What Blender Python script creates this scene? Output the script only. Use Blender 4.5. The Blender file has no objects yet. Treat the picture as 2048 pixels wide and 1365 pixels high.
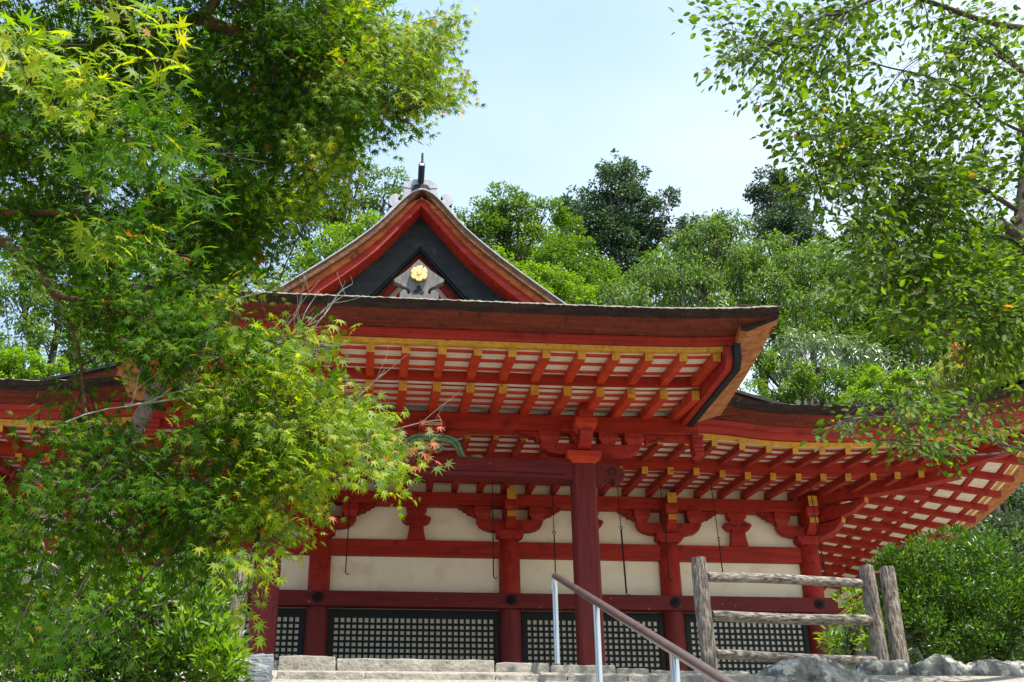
import bpy, math, random
import numpy as np
from mathutils import Vector, Matrix
random.seed(7); RNG = np.random.default_rng(11)
SC = bpy.context.scene
COL = SC.collection
PI = math.pi
# ------------------------------------------------------------------ camera
F = 2517.0; PITCH = math.radians(27.2); YAW = math.radians(7.0); ROLL = math.radians(-1.1)
EYE = Vector((0, 0, 1.6))
fw = Vector((math.sin(YAW)*math.cos(PITCH), math.cos(YAW)*math.cos(PITCH), math.sin(PITCH)))
r0 = Vector((math.cos(YAW), -math.sin(YAW), 0)); u0 = r0.cross(fw)
RT = r0*math.cos(ROLL) + u0*math.sin(ROLL); UP = -r0*math.sin(ROLL) + u0*math.cos(ROLL)
cd = bpy.data.cameras.new('camera'); cam = bpy.data.objects.new('camera', cd); COL.objects.link(cam)
cd.sensor_width = 36; cd.lens = 36*F/2048; cd.clip_end = 2000; cd.clip_start = .05
M = Matrix((RT, UP, -fw)).transposed().to_4x4(); M.translation = EYE
cam.matrix_world = M; SC.camera = cam
def at(px, py, Y):
    """world point at distance Y up the slope, in the direction measured in the photograph"""
    d = fw + RT*((px-1024)/F) - UP*((py-682.5)/F)
    return EYE + d*(Y/d.y)
# ------------------------------------------------------------------ light
SUN_EL = math.radians(66); SUN_AZ = math.radians(138)   # azimuth clockwise from +y
sdir = Vector((math.sin(SUN_AZ)*math.cos(SUN_EL), math.cos(SUN_AZ)*math.cos(SUN_EL), math.sin(SUN_EL)))
sl = bpy.data.lights.new('sun', 'SUN'); sl.energy = 5.0; sl.angle = math.radians(.5); sl.color = (1, .95, .87)
so = bpy.data.objects.new('sun', sl); COL.objects.link(so)
so.rotation_euler = (-sdir).to_track_quat('-Z', 'Y').to_euler()
W = bpy.data.worlds.new('World'); SC.world = W; W.use_nodes = True
wn = W.node_tree.nodes; wl = W.node_tree.links; wn.clear()
out = wn.new('ShaderNodeOutputWorld'); bg = wn.new('ShaderNodeBackground'); bg.inputs[1].default_value = .15
sky = wn.new('ShaderNodeTexSky'); sky.sky_type = 'NISHITA'; sky.sun_disc = False
sky.sun_elevation = SUN_EL; sky.sun_rotation = SUN_AZ; sky.air_density = 1.0; sky.dust_density = 2.2; sky.ozone_density = 1.3
tc = wn.new('ShaderNodeTexCoord'); mp = wn.new('ShaderNodeMapping'); mp.inputs['Scale'].default_value = (1, 1, 2.2)
nz = wn.new('ShaderNodeTexNoise'); nz.inputs['Scale'].default_value = 1.7; nz.inputs['Detail'].default_value = 4; nz.inputs['Roughness'].default_value = .45
cr = wn.new('ShaderNodeValToRGB'); cr.color_ramp.elements[0].position = .36; cr.color_ramp.elements[1].position = .76
cr.color_ramp.elements[0].color = (2.2, 3.2, 5.0, 1); cr.color_ramp.elements[1].color = (4.1, 4.85, 5.3, 1)
mx = wn.new('ShaderNodeMixRGB'); mx.inputs[0].default_value = .86
wl.new(tc.outputs['Generated'], mp.inputs[0]); wl.new(mp.outputs[0], nz.inputs['Vector']); sp = wn.new('ShaderNodeSeparateXYZ'); wl.new(tc.outputs['Generated'], sp.inputs[0]); ma = wn.new('ShaderNodeMath'); ma.operation = 'MULTIPLY_ADD'; ma.inputs[1].default_value = .55; wl.new(sp.outputs[0], ma.inputs[0]); wl.new(nz.outputs[0], ma.inputs[2]); wl.new(ma.outputs[0], cr.inputs[0])
wl.new(cr.outputs[0], mx.inputs[2]); wl.new(sky.outputs[0], mx.inputs[1]); wl.new(mx.outputs[0], bg.inputs[0]); wl.new(bg.outputs[0], out.inputs[0])
SC.view_settings.view_transform = 'Standard'; SC.view_settings.look = 'None'; SC.view_settings.gamma = 1
SC.view_settings.use_curve_mapping = False; SC.view_settings.exposure = .82
SC.cycles.max_bounces = 7; SC.cycles.diffuse_bounces = 5; SC.cycles.transmission_bounces = 4

# ------------------------------------------------------------------ materials
MAT = {}
def mat(name, c1, c2=None, rough=.7, scale=4, stretch=(1, 1, 1), bump=.0, bscale=None, detail=6, spec=.3, c3=None, metal=0, lo=.3, hi=.7, voro=None, dist=.01):
    m = bpy.data.materials.new(name); m.use_nodes = True; n = m.node_tree.nodes; l = m.node_tree.links
    b = n['Principled BSDF']; b.inputs['Roughness'].default_value = rough; b.inputs['Metallic'].default_value = metal
    b.inputs['Specular IOR Level'].default_value = spec
    t = n.new('ShaderNodeTexCoord'); mpn = n.new('ShaderNodeMapping'); mpn.inputs['Scale'].default_value = stretch
    l.new(t.outputs['Object'], mpn.inputs[0])
    a = n.new('ShaderNodeTexNoise'); a.inputs['Scale'].default_value = scale; a.inputs['Detail'].default_value = detail; a.inputs['Roughness'].default_value = .62
    l.new(mpn.outputs[0], a.inputs['Vector'])
    ra = n.new('ShaderNodeValToRGB'); e = ra.color_ramp.elements
    e[0].position = lo; e[1].position = hi; e[0].color = tuple(c1)+(1,); e[1].color = tuple(c2 or c1)+(1,)
    if c3:
        k = e.new((lo+hi)/2); k.color = tuple(c3)+(1,)
    l.new(a.outputs[0], ra.inputs[0]); col = ra.outputs[0]
    if voro:
        v = n.new('ShaderNodeTexNoise'); v.inputs['Scale'].default_value = voro[0]; v.inputs['Detail'].default_value = 3
        l.new(t.outputs['Object'], v.inputs['Vector'])
        vr = n.new('ShaderNodeValToRGB'); vr.color_ramp.elements[0].position = voro[2]; vr.color_ramp.elements[1].position = voro[2]+voro[3]
        l.new(v.outputs[0], vr.inputs[0]); mm = n.new('ShaderNodeMixRGB'); mm.inputs[2].default_value = tuple(voro[1])+(1,)
        l.new(vr.outputs[0], mm.inputs[0]); l.new(col, mm.inputs[1]); col = mm.outputs[0]
    l.new(col, b.inputs['Base Color'])
    if bump:
        bt = n.new('ShaderNodeTexNoise'); bt.inputs['Scale'].default_value = bscale or scale*4; bt.inputs['Detail'].default_value = 5
        l.new(mpn.outputs[0], bt.inputs['Vector'])
        bn = n.new('ShaderNodeBump'); bn.inputs['Strength'].default_value = bump; bn.inputs['Distance'].default_value = dist
        l.new(bt.outputs[0], bn.inputs['Height']); l.new(bn.outputs[0], b.inputs['Normal'])
    MAT[name] = m; return m
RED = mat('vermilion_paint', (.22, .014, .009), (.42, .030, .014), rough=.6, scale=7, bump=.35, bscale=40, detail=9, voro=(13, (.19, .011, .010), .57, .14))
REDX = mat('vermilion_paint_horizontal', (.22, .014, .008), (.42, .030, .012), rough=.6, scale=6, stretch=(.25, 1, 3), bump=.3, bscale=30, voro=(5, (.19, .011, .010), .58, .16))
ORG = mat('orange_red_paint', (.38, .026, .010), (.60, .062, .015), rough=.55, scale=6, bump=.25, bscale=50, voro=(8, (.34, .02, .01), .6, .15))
MAR = mat('dull_maroon', (.105, .011, .010), (.20, .021, .016), rough=.6, scale=6, stretch=(3, 3, .35), bump=.5, bscale=25, voro=(14, (.13, .014, .02), .58, .12))  # old paint on porch columns; also the darker lower part of hall columns
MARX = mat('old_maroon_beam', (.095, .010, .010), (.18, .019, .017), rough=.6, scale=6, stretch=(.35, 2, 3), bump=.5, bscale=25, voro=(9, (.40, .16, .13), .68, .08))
YEL = mat('ochre_paint', (.42, .19, .02), (.66, .35, .035), rough=.65, scale=12, bump=.3, detail=9, voro=(20, (.34, .13, .02), .58, .12))
PLA = mat('cream_plaster', (.84, .78, .57), (.88, .83, .66), rough=.85, scale=1.6, bump=.12, bscale=40, voro=(3.5, (.74, .66, .47), .55, .22))
SOF = mat('white_soffit_board', (.56, .51, .41), (.86, .81, .70), rough=.85, scale=5, stretch=(1.2, 9, 1), bump=.3, bscale=14, c3=(.76, .71, .60))
BLK = mat('black_lacquer_wood', (.006, .008, .009), (.015, .018, .019), rough=.6, scale=5, stretch=(1, 1, 4), bump=.4, bscale=20)
BLKG = mat('weathered_black_board', (.008, .012, .014), (.028, .033, .034), rough=.65, scale=3.5, stretch=(2, 1, 5), bump=.5, bscale=18, voro=(6, (.045, .048, .045), .62, .1))
IRON = mat('black_iron', (.012, .012, .013), (.03, .028, .025), rough=.55, scale=20, metal=.6)
BARKE = mat('thatch_cut_edge', (.016, .010, .008), (.055, .030, .020), rough=.95, scale=9, stretch=(.5, 1, 4), bump=1, bscale=14, dist=.03, voro=(30, (.015, .01, .008), .55, .15))
BARKB = mat('thatch_brown_layers', (.085, .017, .011), (.21, .038, .017), rough=.9, scale=7, stretch=(.3, 2, 5), bump=1, bscale=10, dist=.025, voro=(10, (.07, .022, .014), .56, .14))
MOSS = mat('mossy_bark_roof', (.15, .135, .10), (.32, .295, .235), rough=.95, scale=16, bump=1, bscale=45, dist=.03, c3=(.22, .20, .155), voro=(10, (.20, .24, .09), .58, .10))
WOOD = mat('bare_wood_edge', (.24, .085, .028), (.50, .22, .085), rough=.8, scale=5, stretch=(1.5, 1.5, 2), bump=.5, bscale=25, c3=(.38, .15, .05), voro=(11, (.20, .07, .03), .57, .1))
GRW = mat('grey_weathered_wood', (.10, .096, .092), (.25, .235, .22), rough=.8, scale=7, stretch=(7, 1, .8), bump=.5, bscale=20, c3=(.17, .162, .152))
ORN = mat('grey_roof_ornament', (.32, .32, .34), (.50, .50, .52), rough=.6, scale=8, stretch=(3, 1, 1), bump=.3, bscale=30)
GOLD = mat('gilt_metal', (.95, .66, .20), (1, .80, .36), rough=.28, scale=20, metal=1)
GRN = mat('green_carving_paint', (.06, .26, .13), (.16, .42, .24), rough=.6, scale=12, bump=.2)
GRNL = mat('pale_green_paint', (.36, .52, .36), (.48, .6, .44), rough=.6, scale=12)
SIGN = mat('pale_sign_wood', (.50, .38, .2), (.66, .54, .32), rough=.7, scale=12)
STEPM = mat('warm_granite', (.21, .195, .17), (.40, .375, .325), rough=.9, scale=9, bump=1, bscale=30, c3=(.31, .285, .245), voro=(38, (.18, .155, .125), .60, .10), dist=.012)
DSTN = mat('dark_slate_stone', (.10, .11, .13), (.26, .28, .31), rough=.85, scale=5, stretch=(1, 1, 3), bump=.9, bscale=16, voro=(12, (.36, .36, .34), .64, .08), dist=.02)
ROCK = mat('lichen_rock', (.10, .092, .080), (.50, .46, .38), rough=.95, scale=9, bump=1, bscale=22, detail=9, c3=(.25, .24, .215), lo=.36, hi=.64, voro=(13, (.58, .55, .46), .585, .03), dist=.05)
LOG = mat('log_bark', (.085, .068, .055), (.38, .325, .27), rough=.95, scale=60, stretch=(1, 1, .2), bump=1, bscale=60, dist=.03, c3=(.21, .175, .145), lo=.36, hi=.62)
LOGX = mat('rail_bark', (.09, .075, .06), (.42, .37, .31), rough=.95, scale=60, stretch=(.2, 1, 1), bump=1, bscale=60, dist=.03, c3=(.27, .235, .195), lo=.36, hi=.62)
STEEL = mat('stainless_post', (.62, .63, .64), (.74, .74, .73), rough=.28, scale=5, stretch=(1, 1, .3), metal=.9, spec=.5)
RAILM = mat('brown_handrail_coat', (.085, .058, .054), (.14, .098, .09), rough=.3, scale=8, spec=.6, bump=.1)
PAPER = mat('pale_board_behind_lattice', (.72, .72, .58), (.84, .84, .70), rough=.9, scale=3)
PINKP = mat('faded_pink_plaster', (.56, .36, .28), (.68, .48, .38), rough=.9, scale=5)
GROUND = mat('gravel_ground', (.20, .175, .14), (.38, .34, .28), rough=.95, scale=30, bump=.8, bscale=60)
HILLM = mat('forest_floor', (.025, .04, .012), (.05, .075, .02), rough=1, scale=3, bump=.5)
TRK = mat('grey_brown_bark', (.030, .024, .018), (.095, .075, .058), rough=.95, scale=9, stretch=(1, 1, .3), bump=.8, bscale=20, dist=.02)
TRKR = mat('warm_brown_bark', (.065, .034, .018), (.17, .09, .045), rough=.9, scale=9, stretch=(1, 1, .4), bump=.6, bscale=20)
TRKW = mat('pale_grey_bark', (.26, .24, .21), (.46, .44, .40), rough=.95, scale=9, stretch=(1, 1, .3), bump=.6, bscale=20)
CEDT = mat('cedar_bark', (.09, .07, .06), (.24, .20, .175), rough=.95, scale=9, stretch=(1, 1, .2), bump=.8, bscale=20)

def leafmat(name, cols, trans=.45, tcol=(1.35, 1.45, .6), rough=.42, spec=.35):
    m = bpy.data.materials.new(name); m.use_nodes = True; n = m.node_tree.nodes; l = m.node_tree.links
    b = n['Principled BSDF']; b.inputs['Roughness'].default_value = rough; b.inputs['Specular IOR Level'].default_value = spec
    g = n.new('ShaderNodeNewGeometry'); ra = n.new('ShaderNodeValToRGB'); ra.color_ramp.interpolation = 'LINEAR'
    e = ra.color_ramp.elements
    e[0].position = cols[0][0]; e[0].color = tuple(cols[0][1])+(1,); e[1].position = cols[-1][0]; e[1].color = tuple(cols[-1][1])+(1,)
    for p, c in cols[1:-1]:
        k = e.new(p); k.color = tuple(c)+(1,)
    l.new(g.outputs['Random Per Island'], ra.inputs[0])
    l.new(ra.outputs[0], b.inputs['Base Color'])
    tr = n.new('ShaderNodeBsdfTranslucent'); mu = n.new('ShaderNodeMixRGB'); mu.blend_type = 'MULTIPLY'; mu.inputs[0].default_value = 1
    mu.inputs[2].default_value = tuple(tcol)+(1,); l.new(ra.outputs[0], mu.inputs[1]); l.new(mu.outputs[0], tr.inputs[0])
    ms = n.new('ShaderNodeMixShader'); ms.inputs[0].default_value = trans
    l.new(b.outputs[0], ms.inputs[1]); l.new(tr.outputs[0], ms.inputs[2]); l.new(ms.outputs[0], n['Material Output'].inputs[0])
    MAT[name] = m; return m
TG = (2.1, 1.95, .35)
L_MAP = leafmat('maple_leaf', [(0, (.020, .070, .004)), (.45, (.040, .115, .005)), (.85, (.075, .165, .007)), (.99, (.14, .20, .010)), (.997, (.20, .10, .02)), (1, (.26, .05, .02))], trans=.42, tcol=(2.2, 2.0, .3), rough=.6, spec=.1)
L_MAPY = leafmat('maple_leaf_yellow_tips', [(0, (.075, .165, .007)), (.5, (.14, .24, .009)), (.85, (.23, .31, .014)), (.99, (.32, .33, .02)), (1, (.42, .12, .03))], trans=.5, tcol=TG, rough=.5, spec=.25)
L_MAPR = leafmat('maple_leaf_reddening', [(0, (.20, .26, .06)), (.35, (.34, .32, .10)), (.6, (.5, .16, .08)), (1, (.5, .06, .03))], trans=.45, tcol=(1.3, 1.3, .8))
L_CHE = leafmat('cherry_leaf', [(0, (.028, .070, .006)), (.5, (.060, .125, .008)), (.95, (.11, .19, .010)), (.997, (.17, .22, .02)), (1, (.35, .14, .03))], trans=.5, rough=.55, spec=.2, tcol=TG)
L_BUSH = leafmat('azalea_leaf', [(0, (.020, .060, .006)), (.6, (.048, .12, .009)), (.9, (.09, .19, .014)), (1, (.15, .26, .02))], trans=.35, rough=.36, spec=.5, tcol=TG)
L_BROAD = leafmat('broadleaf', [(0, (.042, .10, .012)), (.6, (.078, .16, .018)), (1, (.14, .23, .03))], trans=.4, tcol=TG)
L_LIGHT = leafmat('light_green_leaf', [(0, (.08, .18, .012)), (.6, (.13, .25, .016)), (1, (.20, .31, .03))], trans=.45, tcol=TG)
L_COMP = leafmat('glossy_narrow_leaf', [(0, (.050, .115, .018)), (.6, (.090, .175, .032)), (1, (.16, .25, .06))], trans=.35, rough=.45, spec=.35, tcol=TG)
L_SILV = leafmat('silvery_leaf', [(0, (.09, .15, .08)), (.6, (.17, .24, .13)), (1, (.28, .34, .16))], trans=.3, rough=.3, spec=.8)
L_CED = leafmat('cedar_needle', [(0, (.045, .088, .045)), (.6, (.070, .125, .058)), (1, (.11, .17, .07))], trans=.2, rough=.6)
L_DARK = leafmat('dark_evergreen_leaf', [(0, (.04, .065, .036)), (.6, (.06, .095, .048)), (1, (.095, .13, .058))], trans=.2, rough=.5)
L_YEL = leafmat('yellowing_leaf', [(0, (.16, .22, .03)), (.6, (.26, .29, .05)), (.9, (.34, .30, .07)), (1, (.45, .15, .06))], trans=.45)

# ------------------------------------------------------------------ mesh helpers
class MB:
    def __init__(s): s.v = []; s.f = []; s.m = []; s.s = []
    def add(s, vs, fs, mi=0, smooth=False):
        o = len(s.v); s.v += [tuple(p) for p in vs]
        for k, f in enumerate(fs):
            s.f.append([i+o for i in f]); s.m.append(mi[k] if isinstance(mi, (list, tuple)) else mi); s.s.append(smooth)
    def box(s, x0, x1, y0, y1, z0, z1, mi=0):
        s.add([(x0,y0,z0),(x1,y0,z0),(x1,y1,z0),(x0,y1,z0),(x0,y0,z1),(x1,y0,z1),(x1,y1,z1),(x0,y1,z1)],
              [(0,3,2,1),(4,5,6,7),(0,1,5,4),(1,2,6,5),(2,3,7,6),(3,0,4,7)], mi)
    def bar(s, a, b, w, h, up=(0, 0, 1), mi=0, endmi=None):
        """square bar from a to b; a and b are the middles of its BOTTOM edge; endmi paints the end face at b"""
        a = Vector(a); b = Vector(b); d = (b-a).normalized(); side = d.cross(Vector(up)).normalized(); u = side.cross(d).normalized()
        vs = []
        for p in (a, b):
            vs += [p-side*w/2, p+side*w/2, p+side*w/2+u*h, p-side*w/2+u*h]
        e = mi if endmi is None else endmi
        s.add(vs, [(0,1,2,3),(4,7,6,5),(0,4,5,1),(1,5,6,2),(2,6,7,3),(3,7,4,0)], [mi, e, mi, mi, mi, mi])
    def prism(s, pts, y0, y1, mi=0, axis='y', side=None, edge=None):
        """polygon in (x,z) pushed from y0 to y1 (axis='y'), or in (y,z) from x0 to x1 (axis='x')"""
        n = len(pts); vs = []
        for t in (y0, y1):
            for (a, b) in pts: vs.append((a, t, b) if axis == 'y' else (t, a, b))
        fs = [list(range(n)), list(range(2*n-1, n-1, -1))] + [(i, (i+1) % n, (i+1) % n+n, i+n) for i in range(n)]
        e = mi if edge is None else edge
        s.add(vs, fs, [mi, mi]+[e]*n)
    def tube(s, path, rad, n=8, mi=0, cap=True, smooth=True, twist=0):
        path = [Vector(p) for p in path]; k = len(path)
        if not isinstance(rad, (list, tuple)): rad = [rad]*k
        vs = []; ref = None
        for i, p in enumerate(path):
            d = (path[min(i+1, k-1)]-path[max(i-1, 0)]).normalized()
            if ref is None: ref = d.orthogonal().normalized()
            ref = (ref - d*ref.dot(d)).normalized(); b = d.cross(ref)
            for j in range(n):
                a = 2*PI*j/n
                vs.append(p + (ref*math.cos(a)+b*math.sin(a))*rad[i])
        fs = [(i*n+j, i*n+(j+1) % n, (i+1)*n+(j+1) % n, (i+1)*n+j) for i in range(k-1) for j in range(n)]
        s.add(vs, fs, mi, smooth)
        if cap:
            s.add(vs[:n], [list(range(n-1, -1, -1))], mi); s.add(vs[-n:], [list(range(n))], mi)
    def build(s, name, mats, parent=None, bevel=0, seg=2, recalc=True):
        me = bpy.data.meshes.new(name); me.from_pydata(s.v, [], s.f)
        for m in (mats if isinstance(mats, (list, tuple)) else [mats]): me.materials.append(m)
        me.polygons.foreach_set('material_index', s.m); me.polygons.foreach_set('use_smooth', s.s)
        me.update()
        if recalc:
            import bmesh
            bm = bmesh.new(); bm.from_mesh(me); bmesh.ops.recalc_face_normals(bm, faces=bm.faces); bm.to_mesh(me); bm.free()
        o = bpy.data.objects.new(name, me); COL.objects.link(o)
        if parent: o.parent = parent
        if bevel:
            b = o.modifiers.new('bevel', 'BEVEL'); b.width = bevel; b.segments = seg; b.limit_method = 'ANGLE'; b.angle_limit = math.radians(35)
        return o
def empty(name, label, cat, loc=(0, 0, 0), group=None):
    o = bpy.data.objects.new(name, None); COL.objects.link(o); o.location = loc; o.empty_display_size = .2
    tag(o, label, cat, group); return o
def tag(o, label=None, cat=None, group=None, kind=None):
    if label: o['label'] = label
    if cat: o['category'] = cat
    if group: o['group'] = group
    if kind: o['kind'] = kind
    return o
def copy_tree(o, parent=None, off=None):
    c = o.copy(); COL.objects.link(c); c.parent = parent
    if off is not None: c.location = Vector(c.location)+Vector(off)
    for ch in list(o.children): copy_tree(ch, c)
    return c
def L0(parts, parent):          # children of an Empty placed at its base keep world coordinates
    for p in parts: p.location = Vector(p.location)-Vector(parent.location)
def smoothstep(t): t = max(0, min(1, t)); return t*t*(3-2*t)

# ------------------------------------------------------------------ ground and hill (setting)
def ground_z(x, y):
    if y < 0: return 0
    if y < 8.9: return .405*y - .12
    if y < 24: return 3.58
    return 3.58 + .60*(y-24) if y < 95 else 3.58+.6*71
g = MB(); xs = list(np.linspace(-90, 110, 61)); ys = [-60, -20, -5, 0, 2, 4, 6, 8.9, 9.1, 14, 19, 24] + list(np.linspace(27, 95, 24)) + [200]
for y in ys:
    for x in xs:
        side = max(0, abs(x-1)-3.4)
        zz = ground_z(x, y) + (.9*math.sin(x*.35+y*.2)+.5*math.sin(x*.9-y*.4) if y > 28 else 0)
        g.v.append((x, y, zz))
n = len(xs)
for j in range(len(ys)-1):
    for i in range(n-1):
        g.f.append([j*n+i, j*n+i+1, (j+1)*n+i+1, (j+1)*n+i]); g.m.append(1 if ys[j] >= 24 else 0); g.s.append(True)
tag(g.build('ground', [GROUND, HILLM]), kind='structure')

# ------------------------------------------------------------------ THE HALL
HC = .70                       # centre line of the hall
hall = empty('shrine_hall', 'red shrine hall with white plaster walls, gable and sweeping bark roofs above the stone steps', 'shrine hall', (HC, 17.5, 3.58))
def part(mb, name, mats, bevel=0, parent=None, seg=2):
    o = mb.build(name, mats, None, bevel, seg)
    p = parent or hall; o.parent = p
    if p is hall: o.location = -Vector(hall.location)
    return o
YH = 17.6
CX = [HC-5.87, HC-3.73, HC-1.36, HC+1.36, HC+3.73, HC+5.87]
# stone base
b = MB(); b.box(HC-6.6, HC+6.6, 16.9, 25, 3.5, 3.98); part(b, 'stone_base', STEPM, .02)
# columns
for x in CX:
    b = MB(); b.tube([(x, YH, 6.48), (x, YH, 7.36), (x, YH, 7.41)], [.155, .153, .125], 28); b.tube([(x, YH, 3.98), (x, YH, 6.475)], [.158, .155], 28, 1)  # upper part red, lower part a darker maroon
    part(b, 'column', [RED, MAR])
# side and back walls
for x in (CX[0], CX[-1]):
    b = MB(); b.box(x-.03, x+.03, YH+.14, 24.6, 3.98, 8.3); part(b, 'side_wall', PLA)
    for yy in (20, 22.3, 24.6):
        b = MB(); b.tube([(x, yy, 3.98), (x, yy, 7.41)], .155, 20); part(b, 'column', RED)
b = MB(); b.box(CX[0], CX[-1], 24.62, 24.7, 3.98, 8.3); part(b, 'back_wall', PLA)
# beams
b = MB(); b.box(CX[0], CX[-1], YH-.07, YH+.05, 7.15, 7.385); part(b, 'head_tie_beam', REDX, .006)
b = MB(); b.box(CX[0]-.28, CX[-1]+.28, YH-.20, YH-.165, 6.37, 6.585); b.box(CX[0]-.28, CX[-1]+.28, YH-.164, YH-.05, 6.373, 6.582)
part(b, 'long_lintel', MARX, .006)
b = MB(); b.box(CX[0]-.3, CX[-1]+.3, YH-.22, YH-.02, 7.89, 8.07); part(b, 'wall_purlin', REDX, .006)
for x in CX:
    b = MB()
    hexa = [(x+.078*math.cos(PI/3*k+PI/6), 6.485+.078*math.sin(PI/3*k+PI/6)) for k in range(6)]
    b.prism(hexa, YH-.225, YH-.20); b.prism([(x+.05*math.cos(PI/4*k), 6.485+.05*math.sin(PI/4*k)) for k in range(8)], YH-.245, YH-.225)
    b.tube([(x, YH-.245, 6.485), (x, YH-.275, 6.485), (x, YH-.285, 6.485)], [.026, .022, .008], 10)
    part(b, 'nail_cover', IRON, .004)
# bays: wall panels, lattices, struts
for i in range(5):
    x0, x1 = CX[i]+.13, CX[i+1]-.13; xm = (CX[i]+CX[i+1])/2
    b = MB(); b.box(x0-.05, x1+.05, YH+.02, YH+.06, 6.3, 8.35); part(b, 'wall_panel', PLA)
    # lattice shutter
    fr = MB(); zt, zb = 6.37, 3.99; a0, a1 = x0+.03, x1-.03
    fr.box(a0, a1, YH-.03, YH+.04, 6.255, zt); fr.box(a0, a0+.07, YH-.03, YH+.04, zb, 6.255); fr.box(a1-.07, a1, YH-.03, YH+.04, zb, 6.255); fr.box(a0+.07, a1-.07, YH-.03, YH+.04, zb, zb+.1)
    lat = part(fr, 'lattice_shutter', BLK, .004)
    gr = MB(); w = a1-a0-.14; nb = round(w/.0845); p = w/nb
    for k in range(nb+1):
        xx = a0+.07+k*p; gr.box(xx-.0155, xx+.0155, YH-.012, YH+.012, zb+.1, 6.255)
    nz_ = round((6.255-zb-.1)/.083); q = (6.255-zb-.1)/nz_
    for k in range(1, nz_):
        zz = zb+.1+k*q; gr.box(a0+.07, a1-.07, YH-.008, YH+.010, zz-.0155, zz+.0155)
    part(gr, 'grille', BLK, parent=lat)
    bd = MB(); bd.box(a0+.05, a1-.05, YH+.014, YH+.026, zb, 6.27); part(bd, 'backing_board', PAPER, parent=lat)
    # strut between the brackets
    st = MB()
    half = [(.135, 7.386), (.112, 7.50), (.10, 7.63), (.14, 7.625), (.185, 7.65), (.215, 7.70), (.20, 7.735), (.165, 7.74), (.125, 7.765), (.10, 7.775), (.105, 7.79), (.15, 7.83), (.15, 7.91), (0, 7.91)]
    pts = [(xm+a, z) for a, z in half] + [(xm-a, z) for a, z in half[::-1][1:]]
    st.prism(pts, YH-.10, YH+.03); stp = part(st, 'strut', RED, .006)
    sc = MB()
    for sg in (-1, 1):
        for (cx_, cz_, rr, a0_, a1_) in ((.125, 7.69, .028, 0, 5.2), (.05, 7.685, .020, 2, 6.6), (.085, 7.705, .016, 1, 4)):
            sc.tube([(xm+sg*(cx_+rr*math.cos(t)*(1-.06*t)), YH-.104, cz_+rr*math.sin(t)*(1-.06*t)) for t in np.linspace(a0_, a1_, 9)], .0045, 4)
    part(sc, 'carved_scroll', BLK, parent=stp)
# bracket sets on the columns
def bracket(x):
    b = MB()
    # arms
    arm = [(0, 7.52), (.28, 7.52), (.38, 7.545), (.45, 7.59), (.49, 7.66), (.49, 7.69), (0, 7.69)]
    for sg in (-1, 1): b.prism([(x+sg*a, z) for a, z in arm], YH-.17, YH-.04)
    # carved tails touching the purlin
    tail = [(.51, 7.88), (.76, 7.885), (.745, 7.85), (.70, 7.84), (.685, 7.81), (.635, 7.80), (.62, 7.765), (.565, 7.755), (.51, 7.72)]
    for sg in (-1, 1): b.prism([(x+sg*a, z) for a, z in tail], YH-.14, YH-.06)
    # forward noses, yellow faces
    nose = [(YH-.17, 7.53), (YH-.26, 7.56), (YH-.36, 7.62), (YH-.42, 7.66), (YH-.42, 7.735), (YH-.17, 7.735)]
    b.prism(nose, x-.068, x+.068, axis='x')
    b.box(x-.066, x+.066, YH-.426, YH-.419, 7.655, 7.738, 1)
    b.box(x-.068, x+.068, YH-.47, YH-.17, 7.90, 8.05); b.box(x-.069, x+.069, YH-.478, YH-.471, 7.895, 8.055, 1)
    o = part(b, 'bracket', [RED, YEL], .005)
    def blk(cx, cy, w, z0, z1, d=None, nm='bearing_block'):
        k = MB(); d = d or w; zm = z0+(z1-z0)*.42; wi = w*.66
        def ring(h, z): return [(cx-h[0]/2, cy-h[1]/2, z), (cx+h[0]/2, cy-h[1]/2, z), (cx+h[0]/2, cy+h[1]/2, z), (cx-h[0]/2, cy+h[1]/2, z)]
        di = d*.66
        vs = ring((wi, di), z0)+ring((w*.80, d*.80), z0+(zm-z0)*.55)+ring((w, d), zm)+ring((w, d), z1)
        fs = [(3, 2, 1, 0), (12, 13, 14, 15)]
        for r in range(3):
            for j in range(4): fs.append((r*4+j, r*4+(j+1) % 4, (r+1)*4+(j+1) % 4, (r+1)*4+j))
        k.add(vs, fs); part(k, nm, RED, .004, parent=o)
    blk(x, YH-.03, .40, 7.405, 7.52, .36)
    for sg in (-1, 1): blk(x+sg*.40, YH-.105, .24, 7.69, 7.885, .19)
    blk(x, YH-.105, .20, 7.69, 7.885, .19); blk(x, YH-.33, .19, 7.738, 7.898, .19)
    sc = MB()
    for sg in (-1, 1):
        sc.tube([(x+sg*(.625+.035*math.cos(t)*(1-.07*t)), YH-.145, 7.83+.028*math.sin(t)*(1-.07*t)) for t in np.linspace(0, 5.5, 10)], .0045, 4)
        sc.tube([(x+sg*a, YH-.143, z) for a, z in ((.76, 7.88), (.735, 7.848), (.70, 7.838), (.68, 7.806), (.632, 7.796), (.615, 7.76), (.565, 7.752))], .005, 4)
    part(sc, 'carved_scroll', BLK, parent=o)
for x in CX: bracket(x)

# ------------------------------------------------------------------ lower (wing) eaves
XR, XL = HC+8.77, HC-8.77       # eave corners
YE = 14.55; KX = 1.13       # the side eaves reach out a little further than the front ones
def lift(s):                    # s = distance outward of the hall centre along the eave
    t = max(0, min(1.02, (s-4.9)/3.87)); h = .80*t**2.3
    if s < 4.9: h += .10*min(1, (4.9-s)/1.0)**2 if s > 3.2 else .10
    return h
def Lx(x, e): return lift(abs(x-HC))*e
def Ly(y, e): return lift(5.87+(17.5-y))*e if y < 17.5+1 else 0
def efr(y): return max(0, min(1.03, (17.4-y)/2.85))
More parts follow.
